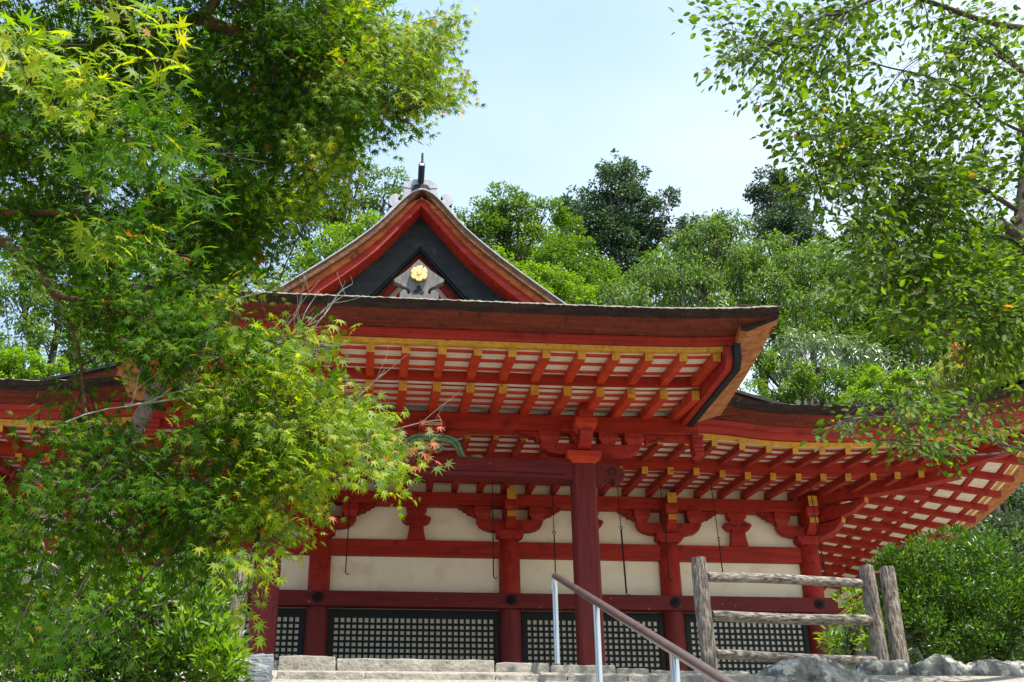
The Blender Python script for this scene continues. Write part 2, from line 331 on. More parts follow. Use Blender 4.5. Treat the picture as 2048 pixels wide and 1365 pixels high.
# front eave: x along, y outward ; side eave the same thing turned by 90 degrees
RS = .365
XS_FRONT = [HC+(k+.5)*RS+random.uniform(-.008, .008) for k in range(-25, 25)]
def front_rafter(x):
    s = (abs(x-HC)-5.87)/KX
    yin = 17.5 - max(0, s)
    y_end_in, y_end_out = 16.05, 15.05
    if yin > y_end_in+.15:
        m = MB(); zi = 8.095-.17*(17.4-yin)
        m.bar((x, yin, zi+Lx(x, efr(yin))), (x, y_end_in, 7.865+Lx(x, efr(y_end_in))), .085, .105, mi=0, endmi=1)
        part(m, 'rafter', [RED, YEL])
    yo = min(yin, 16.35)
    if yo > y_end_out+.12:
        m = MB(); m.bar((x, yo, 7.86+.19*(yo-y_end_out)+Lx(x, efr(yo))), (x, y_end_out, 7.855+Lx(x, efr(y_end_out))), .078, .09, mi=0, endmi=1)
        part(m, 'flying_rafter', [RED, YEL])
for x in XS_FRONT:
    if x > HC-6.3: front_rafter(x)
# side eave rafters (right side seen from below)
def side_rafter(y, sg=1):
    s = 17.5-y
    xin = 5.87+max(0, s); X = lambda a: HC+sg*a
    if xin < 5.97+1.35-.15:
        m = MB(); zi = 8.095-.17*(xin-5.97)
        m.bar((X(5.97+(xin-5.97)*KX), y, zi+Ly(y, max(0, (xin-5.97)/2.85))), (X(5.97+1.35*KX), y, 7.865+Ly(y, .474)), .085, .105, mi=0, endmi=1)
        part(m, 'rafter', [RED, YEL])
    xo = max(xin, 7.02)
    if xo < 8.32-.12:
        m = MB(); m.bar((X(5.97+(xo-5.97)*KX), y, 7.86+.19*(8.32-xo)+Ly(y, (xo-5.97)/2.85)), (X(5.97+2.35*KX), y, 7.855+Ly(y, .825)), .078, .09, mi=0, endmi=1)
        part(m, 'flying_rafter', [RED, YEL])
y = 14.95
while y < 22.0:
    side_rafter(y, 1); y += .45
# generic strips following the eave round the corner: profile in (out, z); out = distance outward of the wall purlin line
def eave_strip(name, prof, mats, mis, x0=-8.77, x1=8.77, side=True, bevel=0, hip=False):
    """prof: closed list of (out,z); swept along the front eave and, mitred, down both sides"""
    m = MB(); rows = []
    def P(u, out, z):
        # u<=0.. front parameter: ('f',x) ; ('s',y,sg)
        kind = u[0]
        if kind == 'f':
            x = u[1]; return (HC+x, 17.4-out, z+lift(abs(x))*min(1.05, max(0, out/2.85)))
        if kind == 'c':
            sg = u[1]; return (HC+sg*(5.92+KX*out), 17.4-out-.0, z+lift(5.92+out)*min(1.05, max(0, out/2.85)))
        yy, sg = u[1], u[2]
        return (HC+sg*(5.92+KX*out), yy, z+lift(5.87+(17.5-yy))*(min(1.05, max(0, out/2.85)) if yy < 18.5 else 0))
    us = []
    if side: us += [('s', yy, -1) for yy in (24.5, 20, 18.4, 17.5, 16.9, 16.2, 15.6)]
    us = [u for u in us]
    mid = [('f', float(x)) for x in np.linspace(x0, x1, 61)]
    def rowpts(u): return [P(u, o, z) for o, z in prof]
    if side:
        seq = [('s', yy, -1) for yy in (24.5, 20, 18.4, 17.9, 17.4)] ; rows = [rowpts(u) for u in seq]
        def ok(u, sg): return True
        outm = [o for o, z in prof]
        for t in np.linspace(0, .92, 9):       # side part towards the corner
            rows.append([(HC-(5.92+KX*o), 17.4-o*t, z+lift(5.92+o*t)*min(1.05, max(0, o/2.85))) for o, z in prof])
        rows.append([P(('c', -1), o, z) for o, z in prof])
        for t in np.linspace(.92, 0, 9):
            rows.append([(HC-(5.92+KX*o*t), 17.4-o, z+lift(5.92+o*t)*min(1.05, max(0, o/2.85))) for o, z in prof])
        for x in np.linspace(-5.8, 5.8, 160 if name == 'roof_bark_edge' else 40): rows.append(rowpts(('f', float(x))))
        for t in np.linspace(0, .92, 9):
            rows.append([(HC+(5.92+KX*o*t), 17.4-o, z+lift(5.92+o*t)*min(1.05, max(0, o/2.85))) for o, z in prof])
        rows.append([P(('c', 1), o, z) for o, z in prof])
        for t in np.linspace(.92, 0, 9):
            rows.append([(HC+(5.92+KX*o), 17.4-o*t, z+lift(5.92+o*t)*min(1.05, max(0, o/2.85))) for o, z in prof])
        rows += [rowpts(('s', yy, 1)) for yy in (17.4, 17.9, 18.4, 20, 24.5)]
    else: rows = [rowpts(u) for u in mid]
    if name == 'roof_bark_edge': rows = [[(p[0], p[1]+(random.uniform(-.008, .008) if 2 <= j_ <= 5 else 0), p[2]+(random.uniform(-.009, .009) if 3 <= j_ <= 6 else 0)) for j_, p in enumerate(r)] for r in rows]
    k = len(prof); vs = [p for r in rows for p in r]; fs = []; mi = []
    for i in range(len(rows)-1):
        for j in range(k):
            fs.append((i*k+j, i*k+(j+1) % k, (i+1)*k+(j+1) % k, (i+1)*k+j)); mi.append(mis[j])
    fs.append(tuple(range(k-1, -1, -1))); mi.append(mis[0]); fs.append(tuple(range((len(rows)-1)*k, len(rows)*k))); mi.append(mis[0])
    m.add(vs, fs, mi)
    return part(m, name, mats, bevel)
SLI, SLO = .17, .19
zin = lambda o: 8.20-SLI*o + .002           # soffit plane over the inner rafters (o from purlin line)
zou = lambda o: 7.855+.09+SLO*(2.35-o)+.002  # soffit plane over the flying rafters
eave_strip('soffit_board', [(-.15, zin(-.15)), (1.34, zin(1.34)), (1.34, zin(1.34)+.03), (-.15, zin(-.15)+.03)], [SOF], [0]*4)
eave_strip('soffit_board', [(1.30, zou(1.30)), (2.36, zou(2.36)), (2.36, zou(2.36)+.03), (1.30, zou(1.30)+.03)], [SOF], [0]*4)
eave_strip('fascia_batten', [(1.20, 7.975), (1.34, 7.962), (1.345, 8.132), (1.20, 8.155)], [REDX], [0]*4, bevel=.004)
for o in (.16, .45, .74, 1.03):
    eave_strip('soffit_batten', [(o-.03, zin(o-.03)-.02), (o+.03, zin(o+.03)-.02), (o+.045, zin(o+.045)-.002), (o-.045, zin(o-.045)-.002)], [RED], [0]*4)
for o in (1.60, 1.90, 2.20):
    eave_strip('soffit_batten', [(o-.03, zou(o-.03)-.02), (o+.03, zou(o+.03)-.02), (o+.045, zou(o+.045)-.002), (o-.045, zou(o-.045)-.002)], [RED], [0]*4)
eave_strip('yellow_eave_board', [(2.28, 7.955), (2.37, 7.948), (2.415, 8.00), (2.28, 8.02)], [YEL], [0]*4)
eave_strip('eave_fascia', [(2.28, 8.022), (2.46, 8.002), (2.50, 8.075), (2.54, 8.082), (2.56, 8.145), (2.3, 8.16)], [REDX], [0]*6, bevel=.004)
# thatch: brown cut layers, dark edge, mossy top
eave_strip('roof_bark_edge', [(2.35, 8.162), (2.575, 8.147), (2.70, 8.205), (2.78, 8.235), (2.835, 8.295), (2.86, 8.345), (2.60, 8.46), (2.35, 8.56)], [BARKB, BARKE, MOSS], [0, 0, 0, 1, 1, 2, 2, 0])
for sg in (1, -1):
    m = MB(); pr_ = [(2.36, 7.985), (2.52, 7.99), (2.72, 8.07), (2.72, 8.14), (2.36, 8.14)]; rows = []
    for yy in list(np.linspace(14.56, 17.4, 12))+[18.4, 20, 22, 24.5]:
        rows.append([(HC+sg*(5.92+KX*o), max(yy, 17.4-o+.03), z+lift(5.87+(17.5-max(yy, 17.4-o+.03)))*(min(1.05, o/2.85) if yy < 18.5 else 0)) for o, z in pr_])
    k = 5; m.add([p for r in rows for p in r], [(i*k+j, i*k+(j+1) % k, (i+1)*k+(j+1) % k, (i+1)*k+j) for i in range(len(rows)-1) for j in range(k)]+[tuple(range(k)), tuple(range((len(rows)-1)*k, len(rows)*k))])
    part(m, 'side_eave_boards', WOOD)
# wing roof surface
m = MB(); nx, ny = 60, 24
X_ = np.linspace(-9.13, 9.13, nx+1); Y_ = np.linspace(14.56, 24, ny+1)
for yy in Y_:
    for x in X_:
        h = min(.42*(yy-14.55), .42*(9.14-abs(x)))
        e = max(0, 1-max(0, h)/1.2)
        lf = max(lift(abs(x))*max(0, 1-(yy-14.55)/2.85), lift(5.87+17.5-yy)*max(0, 1-(9.14-abs(x))/2.85) if yy < 18.4 else 0)
        m.v.append((HC+x, yy, 8.335+h+lf))
for j in range(ny):
    for i in range(nx):
        m.f.append([j*(nx+1)+i, j*(nx+1)+i+1, (j+1)*(nx+1)+i+1, (j+1)*(nx+1)+i]); m.m.append(0); m.s.append(True)
part(m, 'wing_roof', MOSS)
# hip rafters at the corners
for sg in (1, -1):
    m = MB(); q = lambda o, dz: (HC+sg*(5.92+KX*o), 17.4-o, 8.02-.17*o+dz+lift(5.92+o)*min(1.05, max(0, o/2.85)))
    oo = [-.1, .3, .7, 1.05, 1.5]
    for a, b_ in zip(oo[:-1], oo[1:]): m.bar(q(a, 0), q(b_, 0), .17, .22, mi=0, endmi=1 if b_ == 1.5 else 0)
    oo = [1.3, 1.6, 1.9, 2.2, 2.45]
    for a, b_ in zip(oo[:-1], oo[1:]): m.bar(q(a, .12), q(b_, .12), .14, .17, mi=0, endmi=1 if b_ == 2.45 else 0)
    part(m, 'hip_rafter', [RED, YEL])
    # diagonal bracket arm with upturned yellow ends, and a scroll nose
    m = MB(); D = Vector((sg, -1, 0)).normalized(); c0 = Vector((CX[-1] if sg > 0 else CX[0], YH, 0))
    for L_, z0, z1 in ((.62, 7.50, 7.70), (1.02, 7.72, 7.92)):
        prof = [(0, z0), (L_*.55, z0+.005), (L_*.8, z0+.06), (L_, z0+.16), (L_+.02, z1+.03), (L_*.8, z1), (0, z1)]
        side_ = Vector((D.y, -D.x, 0))*.065; n_ = len(prof)
        vs = [c0+D*a+side_+Vector((0, 0, z)) for a, z in prof]+[c0+D*a-side_+Vector((0, 0, z)) for a, z in prof]
        fs = [list(range(n_)), list(range(2*n_-1, n_-1, -1))]+[(i, (i+1) % n_, (i+1) % n_+n_, i+n_) for i in range(n_)]
        m.add(vs, fs, [0, 0]+[1 if i == 3 else 0 for i in range(n_)])
    # side noses running out along x
    x0 = CX[-1] if sg > 0 else CX[0]
    for z0, z1, L_ in ((7.53, 7.735, .42), (7.90, 8.05, .50)):
        m.prism([(x0, z0), (x0+sg*L_*.6, z0+.03), (x0+sg*L_, z1-.08), (x0+sg*L_, z1), (x0, z1)], YH-.07, YH+.07)
    part(m, 'corner_bracket', [RED, YEL], .004)
    m = MB(); p0 = Vector(q(.55, .0))
    pts = [(t, .09*math.cos(4.4*t)*(1-.55*t), .09*math.sin(4.4*t)*(1-.55*t)) for t in np.linspace(0, 1, 12)]
    m.tube([(p0.x-.12+a, p0.y-.13, p0.z+.12+c) for t, a, c in pts], .012, 5); part(m, 'carved_scroll', BLK)
# board closing the gaps over the wall purlin
m = MB(); m.box(CX[0]-.2, CX[-1]+.2, YH-.10, YH-.07, 8.06, 8.24); part(m, 'gap_board', PLA)

# ------------------------------------------------------------------ porch
YP = 13.65; PX = (HC-1.78, HC+1.78)
for x in PX:
    m = MB(); c = .028; h = .142
    ring = [(-h+c, -h), (h-c, -h), (h, -h+c), (h, h-c), (h-c, h), (-h+c, h), (-h, h-c), (-h, -h+c)]
    vs = [(x+a, YP+b_, 3.7) for a, b_ in ring]+[(x+a*.96, YP+b_*.96, 7.03) for a, b_ in ring]
    m.add(vs, [tuple(range(7, -1, -1)), tuple(range(8, 16))]+[(i, (i+1) % 8, (i+1) % 8+8, i+8) for i in range(8)])
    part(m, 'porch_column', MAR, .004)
    m = MB(); m.box(x-.26, x+.26, YP-.26, YP+.26, 3.55, 3.72); part(m, 'column_base_stone', STEPM, .015)
# rainbow beam with curved underside and carved noses
m = MB(); x0, x1 = PX[0]+.13, PX[1]-.13
top = [(x, 7.07+.012*math.cos((x-HC)/1.7*PI/2)) for x in np.linspace(x0, x1, 13)]
bot = [(x, 6.83+.03*(1-(abs(x-HC)/1.65)**6)) for x in np.linspace(x1, x0, 21)]
m.prism(top+bot, YP-.11, YP+.11)
nose = [(.13, 7.06), (.34, 7.06), (.43, 7.03), (.48, 6.97), (.49, 6.90), (.45, 6.84), (.37, 6.82), (.33, 6.86), (.27, 6.85), (.22, 6.80), (.13, 6.80)]
for sg, px_ in ((1, PX[1]), (-1, PX[0])): m.prism([(px_+sg*a, z) for a, z in nose], YP-.08, YP+.08)
part(m, 'rainbow_beam', MARX, .008)
for sg, px_ in ((1, PX[1]), (-1, PX[0])):
    m = MB()
    m.tube([(px_+sg*(.33+.055*math.cos(t)*(1-.08*t)), YP-.083, 6.95+.05*math.sin(t)*(1-.08*t)) for t in np.linspace(-.8, 5.2, 12)], .007, 5)
    m.tube([(px_+sg*a, YP-.082, z) for a, z in ((.22, 6.80), (.27, 6.852), (.33, 6.865), (.37, 6.822))], .006, 5)
    part(m, 'carved_scroll', BLK)
m = MB()
m.tube([(x, YP-.113, 6.875+.03*(1-(abs(x-HC)/1.65)**6)) for x in np.linspace(x0+.1, x1-.1, 21)], .005, 4)
part(m, 'carved_scroll', BLK)
# porch purlin
m = MB(); m.box(HC-3.2, HC+3.2, YP-.10, YP+.10, 7.45, 7.645); part(m, 'porch_purlin', REDX, .008)
# porch brackets
def pbracket(x, sg):
    b = MB()
    arm = [(0, 7.17), (.28, 7.17), (.40, 7.19), (.48, 7.24), (.50, 7.30), (0, 7.30)]
    for s_ in (-1, 1): b.prism([(x+s_*a*(1 if s_ != sg else 1.42), z) for a, z in arm], YP-.075, YP+.075)
    nose = [(YP-.07, 7.18), (YP-.22, 7.20), (YP-.34, 7.25), (YP-.40, 7.33), (YP-.40, 7.36), (YP-.07, 7.36)]
    b.prism(nose, x-.075, x+.075, axis='x')
    b.box(x-.085, x+.085, YP-.44, YP-.10, 7.50, 7.66)
    tailp = [(.0, 7.448), (.0, 7.33), (.05, 7.34), (.07, 7.375), (.12, 7.37), (.15, 7.40), (.21, 7.40), (.27, 7.435), (.29, 7.448)]
    for s_, o_ in ((-sg, .50), (sg, .77)): b.prism([(x+s_*(o_+a), z) for a, z in tailp], YP-.05, YP+.05)
    o = part(b, 'porch_bracket', [RED, ORG], .005)
    def blk(cx, cy, w, z0, z1, d, mt=RED):
        k = MB(); zm = z0+(z1-z0)*.45
        def ring(a, c, z): return [(cx-a/2, cy-c/2, z), (cx+a/2, cy-c/2, z), (cx+a/2, cy+c/2, z), (cx-a/2, cy+c/2, z)]
        vs = ring(w*.68, d*.68, z0)+ring(w*.80, d*.80, z0+(zm-z0)*.55)+ring(w, d, zm)+ring(w, d, z1)
        fs = [(3, 2, 1, 0), (12, 13, 14, 15)]+[(r*4+j, r*4+(j+1) % 4, (r+1)*4+(j+1) % 4, (r+1)*4+j) for r in range(3) for j in range(4)]
        k.add(vs, fs); part(k, 'bearing_block', mt, .005, parent=o)
    blk(x, YP, .40, 7.03, 7.17, .38, ORG)
    blk(x-sg*.39, YP, .25, 7.30, 7.448, .22); blk(x+sg*.31, YP, .23, 7.30, 7.448, .22); blk(x+sg*.63, YP, .25, 7.30, 7.448, .22)
    blk(x, YP-.29, .26, 7.36, 7.50, .24, ORG); blk(x, YP, .25, 7.30, 7.448, .22)
    k = MB()
    for s_, o_ in ((-sg, .50), (sg, .77)):
        k.tube([(x+s_*(o_+a), YP-.052, z-.004) for a, z in tailp[2:]], .007, 5)
    part(k, 'carved_scroll', BLK, parent=o)
    k = MB(); k.prism([(x+sg*.95, 7.40), (x+sg*1.38, 7.385), (x+sg*1.42, 7.448), (x+sg*.92, 7.448)], YP-.06, YP+.06); part(k, 'purlin_end_arm', RED, .005, parent=o)
    # stacked carved end under the purlin tip
    k = MB()
    for q_ in range(5): k.box(x+sg*1.385-.07+.008*q_*sg, x+sg*1.385+.07, YP-.14+.01*q_, YP+.06, 7.44-.052*(q_+1)+.3*0, 7.437-.052*q_)
    part(k, 'stepped_pendant', RED, .006, parent=o)
pbracket(PX[1], 1); pbracket(PX[0], -1)
# frog-leg strut with green scroll, carving and name board
G = lambda cx, cy: (HC+.005+(cx-1070)/4.096/166, 7.06+(1308-cy)/4.096*.00638)
outer = [(1070, 1108), (1150, 1106), (1215, 1112), (1262, 1135), (1295, 1172), (1312, 1225), (1335, 1268), (1372, 1284), (1402, 1264), (1450, 1262), (1490, 1280), (1545, 1284), (1600, 1294), (1622, 1306)]
inner = [(1622, 1308), (1400, 1309), (1340, 1303), (1290, 1272), (1270, 1230), (1255, 1190), (1215, 1162), (1150, 1150), (1070, 1150)]
mir = lambda L: [(2140-a, b_) for a, b_ in L[::-1]]
full = outer+inner
kae = MB(); kae.prism([G(*p) for p in full], YP-.05, YP+.03); kae.prism([G(*p) for p in mir(full)], YP-.05, YP+.03)
kp = part(kae, 'frog_leg_strut', GRN, .003)
k = MB()
for Lx_ in (inner[2:], mir(inner[2:])):
    k.tube([Vector((G(*p)[0], YP-.052, G(*p)[1])) for p in Lx_], .0065, 5, 0)
    mid_ = [((a[0]+b_[0])/2, (a[1]+b_[1])/2) for a, b_ in zip(outer[2:9], outer[3:10])]
for s_ in (0, 1):
    ln = [(1090, 1122), (1180, 1128), (1235, 1148), (1268, 1180), (1284, 1230), (1310, 1278), (1350, 1296), (1420, 1288), (1500, 1297), (1590, 1303)]
    if s_: ln = mir(ln)
    k.tube([Vector((G(*p)[0], YP-.053, G(*p)[1])) for p in ln], .004, 4, 1)
for q_ in range(4):
    cxx = 1020+q_*34
    k.tube([Vector((G(cxx+20*math.cos(t), 1122+16*math.sin(t))[0], YP-.055, G(cxx+20*math.cos(t), 1122+16*math.sin(t))[1])) for t in np.linspace(PI, 2*PI, 7)], .005, 4, 2)
part(k, 'painted_outline', [YEL, BLK, PLA], parent=kp)
k = MB()
for (cx_, cy_, a_, b_, ang, mi) in ((1160, 1200, 30, 18, 0, 1), (1130, 1215, 38, 14, .6, 2), (1195, 1215, 38, 14, -.6, 2), (1100, 1190, 34, 13, -.4, 0), (1215, 1190, 34, 13, .4, 0), (1160, 1235, 34, 13, 0, 3), (1130, 1180, 22, 12, .2, 3), (1190, 1182, 22, 12, -.2, 1), (1085, 1230, 34, 10, .8, 0), (1235, 1225, 34, 10, -.9, 0), (1160, 1262, 44, 10, 0, 4), (1200, 1250, 20, 10, -.3, 3), (1115, 1250, 20, 10, .3, 1)):
    cx_ = cx_-90; ctr = G(cx_, cy_); ps = []
    for t in range(12):
        aa = 2*PI*t/12; u_ = a_*math.cos(aa); v_ = b_*math.sin(aa)*(1+.25*math.cos(3*aa))
        gx = G(cx_+u_*math.cos(ang)-v_*math.sin(ang), cy_+u_*math.sin(ang)+v_*math.cos(ang)); ps.append(gx)
    k.prism(ps, YP-.045-.002*(mi+1)-.0008*len(k.f)/14, YP-.01, mi)
part(k, 'flower_carving', [GRN, ORG, GRNL, YEL, RED], .003, parent=kp)
# red cusps beside the frog leg, and the board above
for s_ in (1, -1):
    k = MB(); k.prism([(HC+s_*a, z) for a, z in ((.24, 7.449), (.42, 7.449), (.40, 7.40), (.36, 7.375), (.30, 7.36), (.24, 7.355), (.16, 7.36), (.16, 7.40), (.2, 7.43))], YP-.045, YP+.03)
    part(k, 'cloud_cusp', REDX, .004)
k = MB(); k.box(HC-.155, HC+.155, YP-.20, YP-.08, 7.375, 7.50); nb_ = part(k, 'name_board', REDX, .006)
k = MB(); k.box(HC-.118, HC+.118, YP-.206, YP-.199, 7.43, 7.463); part(k, 'name_strip', SIGN, parent=nb_)
k = MB()
for q_ in range(22):
    if random.random() < .9: k.box(HC-.108+q_*.0098, HC-.103+q_*.0098+random.uniform(0, .003), YP-.2085, YP-.2055, 7.438+random.uniform(0, .004), 7.450+random.uniform(0, .005))
part(k, 'small_lettering', BLK, parent=nb_)

# ------------------------------------------------------------------ upper eave (front roof)
UH = 3.49
def ul(x): return .085*(min(1, abs(x-HC)/UH))**5
def fstrip(name, prof, mats, mis, x0=HC-UH, x1=HC+UH, bevel=0, parent=None, n=36, jit=0):
    m = MB(); k = len(prof); xs_ = np.linspace(x0, x1, n+1); vs = []
    for x in xs_:
        for (y_, z) in prof: vs.append((x, y_+random.uniform(-jit, jit), z+ul(x)+random.uniform(-jit, jit)))
    fs = []; mi = []
    for i in range(n):
        for j in range(k): fs.append((i*k+j, i*k+(j+1) % k, (i+1)*k+(j+1) % k, (i+1)*k+j)); mi.append(mis[j])
    fs += [tuple(range(k-1, -1, -1)), tuple(range(n*k, (n+1)*k))]; mi += [mis[0], mis[0]]
    m.add(vs, fs, mi); return part(m, name, mats, bevel, parent)
BX = HC+3.06                   # barge board, inner face
xr = [HC-2.93+k*.3661+random.uniform(-.008, .008) for k in range(17)]
for x in xr:
    m = MB(); m.bar((x, 14.6, 7.648+.17*1.0), (x, 12.60, 7.462), .09, .11, mi=0, endmi=1); part(m, 'porch_rafter', [ORG, YEL])
    m = MB(); m.bar((x, 12.8, 7.655), (x, 11.66, 7.452+ul(x)), .085, .095, mi=0, endmi=1); part(m, 'porch_flying_rafter', [ORG, YEL])
zi2 = lambda y_: 7.462+.11+.17*(y_-12.6)+.004
zo2 = lambda y_: 7.452+.095+.178*(y_-11.66)+.004
xa, xb = HC-3.08, HC+3.08
fstrip('soffit_board', [(12.6, zi2(12.6)), (14.6, zi2(14.6)), (14.6, zi2(14.6)+.03), (12.6, zi2(12.6)+.03)], [SOF], [0]*4, xa, xb)
fstrip('soffit_board', [(11.6, zo2(11.6)), (12.75, zo2(12.75)), (12.75, zo2(12.75)+.03), (11.6, zo2(11.6)+.03)], [SOF], [0]*4, xa, xb)
fstrip('fascia_batten', [(12.60, 7.578), (12.74, 7.598), (12.74, 7.735), (12.585, 7.712)], [REDX], [0]*4, xa, xb, .004)
for y_ in (12.90, 13.16, 13.42, 13.9, 14.2):
    fstrip('soffit_batten', [(y_-.028, zi2(y_-.028)-.02), (y_+.028, zi2(y_+.028)-.02), (y_+.042, zi2(y_+.042)-.002), (y_-.042, zi2(y_-.042)-.002)], [ORG], [0]*4, xa, xb)
for y_ in (11.80, 12.12, 12.44):
    fstrip('soffit_batten', [(y_-.028, zo2(y_-.028)-.02), (y_+.028, zo2(y_+.028)-.02), (y_+.04, zo2(y_+.04)-.002), (y_-.04, zo2(y_-.04)-.002)], [ORG], [0]*4, xa, xb)
fstrip('yellow_eave_board', [(11.60, 7.535), (11.70, 7.555), (11.70, 7.60), (11.585, 7.585)], [YEL], [0]*4, xa, xb)
fstrip('eave_fascia', [(11.56, 7.588), (11.72, 7.603), (11.72, 7.70), (11.50, 7.665), (11.505, 7.632), (11.55, 7.63)], [REDX], [0]*6, xa-.10, xb+.10, .004)
fstrip('roof_bark_edge', [(11.72, 7.702), (11.49, 7.668), (11.33, 7.685), (11.21, 7.725), (11.175, 7.765), (11.15, 7.812), (11.35, 7.935), (11.72, 8.13)], [BARKB, BARKE, MOSS, MOSS], [0, 0, 0, 1, 1, 2, 3, 0], n=260, jit=.005)
for sg in (1, -1):
    # side eave: bare board soffit turning the corner, barge board, black cap
    m = MB(); X = lambda a: HC+sg*a
    n_ = 24; vs = []; prof = [(3.10, 7.61), (3.17, 7.605), (3.49, 7.715), (3.52, 7.79), (3.30, 7.93), (3.10, 7.93)]
    for i in range(n_+1):
        y_ = 11.30+(13.55-11.30)*i/n_; up = .06*max(0, 1-(y_-11.3)/1.2)**2
        for a, z in prof: vs.append((X(a), y_-(.10 if (i == 0 and a > 3.3) else 0), z+up))
    k = len(prof); fs = []; mi = []
    for i in range(n_):
        for j in range(k): fs.append((i*k+j, i*k+(j+1) % k, (i+1)*k+(j+1) % k, (i+1)*k+j)); mi.append([0, 0, 1, 2, 2, 0][j])
    fs += [tuple(range(k-1, -1, -1)), tuple(range(n_*k, (n_+1)*k))]; mi += [1, 1]
    m.add(vs, fs, mi); part(m, 'side_eave_boards', [WOOD, BARKE, MOSS])
    m = MB(); pf = [(11.52, 7.42), (11.60, 7.36), (13.7, 7.58), (13.7, 7.80), (11.52, 7.60)]
    m.prism(pf, X(2.98), X(3.055), axis='x'); part(m, 'bargeboard', RED, .004)
    pf = [(11.46, 7.44), (11.56, 7.335), (13.6, 7.555), (13.6, 7.73), (11.60, 7.52), (11.56, 7.61), (11.46, 7.61)]
    m = MB(); m.prism(pf, X(3.058), X(3.135), axis='x'); part(m, 'barge_cap', BLK, .004)
# roof surface of the porch and main roof (hipped below the gable)
m = MB(); nx, ny = 40, 30; X_ = np.linspace(-3.52, 3.52, nx+1); Y_ = np.linspace(11.17, 24, ny+1)
for yy in Y_:
    for x in X_:
        z = 7.80+min(.53*(yy-11.15), .68*(3.55-abs(x)))+ul(HC+x)*max(0, 1-(yy-11.15)/1.5)
        if yy > 13.25: z = max(z, 8.40+.42*(yy-14.2))
        m.v.append((HC+x, yy, z))
for j in range(ny):
    for i in range(nx):
        m.f.append([j*(nx+1)+i, j*(nx+1)+i+1, (j+1)*(nx+1)+i+1, (j+1)*(nx+1)+i]); m.m.append(0); m.s.append(True)
part(m, 'front_roof', MOSS)
# curved valley strips where the wing roofs meet the main roof
for pts in ([(1452, 783), (1480, 792), (1520, 804), (1570, 817), (1625, 825), (1690, 829)], [(240, 735), (205, 742), (170, 750), (130, 759), (90, 767), (40, 772)]):
    m = MB(); P_ = [at(a, b_, 16.4) for a, b_ in pts]
    topc = [(p.x, p.z) for p in P_]; botc = [(p.x, p.z-.11-.10*(1-i/5)) for i, p in enumerate(P_)]
    m.prism(topc+botc[::-1], 16.4, 17.6, 0); capc = [(p.x, p.z+.004) for p in P_]+[(p.x, p.z+.05) for p in P_][::-1]
    m.prism(capc, 16.33, 17.6, 1); part(m, 'wing_ridge', [BARKB, BLK])

# ------------------------------------------------------------------ gable
YG = 13.5
outl = [(843, 379), (828, 381), (810, 395), (790, 414), (760, 443), (700, 488), (640, 527), (580, 563), (530, 592)]
outr = [(843, 379), (860, 381), (878, 397), (895, 420), (925, 453), (960, 485), (1020, 530), (1080, 573), (1140, 617)]
GCX = .535
GL = [at(*a, YG) for a in outl[1:]]; GR = [at(*a, YG) for a in outr[1:]]; hw = []
for dx_ in (0, .08, .16, .26, .38, .52, .68, .86, 1.05, 1.25, 1.45, 1.65, 1.8):
    if dx_ < .09: zl = zr = at(843, 379, YG).z-(.0 if dx_ == 0 else .012)
    else:
        zl = float(np.interp(dx_, [GCX-p.x for p in GL], [p.z for p in GL])); zr = float(np.interp(dx_, [p.x-GCX for p in GR], [p.z for p in GR]))
    hw.append((dx_, (zl+zr)/2))
# resample and extend the slope
def gz(dx):
    dx = abs(dx)
    for (x0_, z0_), (x1_, z1_) in zip(hw[:-1], hw[1:]):
        if dx <= x1_: return z0_+(z1_-z0_)*(dx-x0_)/(x1_-x0_)
    return hw[-1][1]-(dx-hw[-1][0])*.62
GXS = sorted(set([0, .04, .09, .14, .2, .27, .35, .45, .55, .68, .82, 1.0, 1.2, 1.4, 1.6, 1.8, 2.0, 2.2, 2.4]))
def gsm(dx): return (gz(max(0, dx-.06))+gz(dx)+gz(dx+.06))/3 if dx > .06 else gz(dx)
_s = (gz(.3)-gz(.55))/.25
def gpt(dx): dx = abs(dx); return gz(.4)+_s*(.4-dx) if dx < .4 else gz(dx)
def chevron(name, t0, t1, y0, y1, mats, mi=0, edge=None, bevel=0, xmax=2.4, grow=0, parent=None, fn=None):
    fn = fn or gsm
    """band following the gable curve between drops t0 and t1 below its outline"""
    m = MB(); xs_ = [x for x in GXS if x <= xmax]
    P_ = [-x for x in xs_[::-1]]+xs_[1:]
    up_ = [(GCX+x, fn(abs(x))-t0*(1+grow*abs(x))) for x in P_]; dn = [(GCX+x, (gpt if t1 > .1 else fn)(abs(x))-t1*(1+grow*abs(x))) for x in P_]
    n_ = len(P_)
    for i in range(n_-1):
        q4 = [up_[i], up_[i+1], dn[i+1], dn[i]]
        vs = [(a, y0, z) for a, z in q4]+[(a, y1, z) for a, z in q4]
        fs = [(0, 3, 2, 1), (4, 5, 6, 7), (0, 1, 5, 4), (3, 7, 6, 2)]; e = mi if edge is None else edge
        if i == 0: fs.append((0, 4, 7, 3))
        if i == n_-2: fs.append((1, 2, 6, 5))
        m.add(vs, fs, [mi, mi, e, mi]+[mi]*(len(fs)-4))
    import bmesh
    o = part(m, name, mats, 0, parent)
    bm = bmesh.new(); bm.from_mesh(o.data); bmesh.ops.remove_doubles(bm, verts=bm.verts, dist=1e-5); bmesh.ops.recalc_face_normals(bm, faces=bm.faces); bm.to_mesh(o.data); bm.free()
    return o
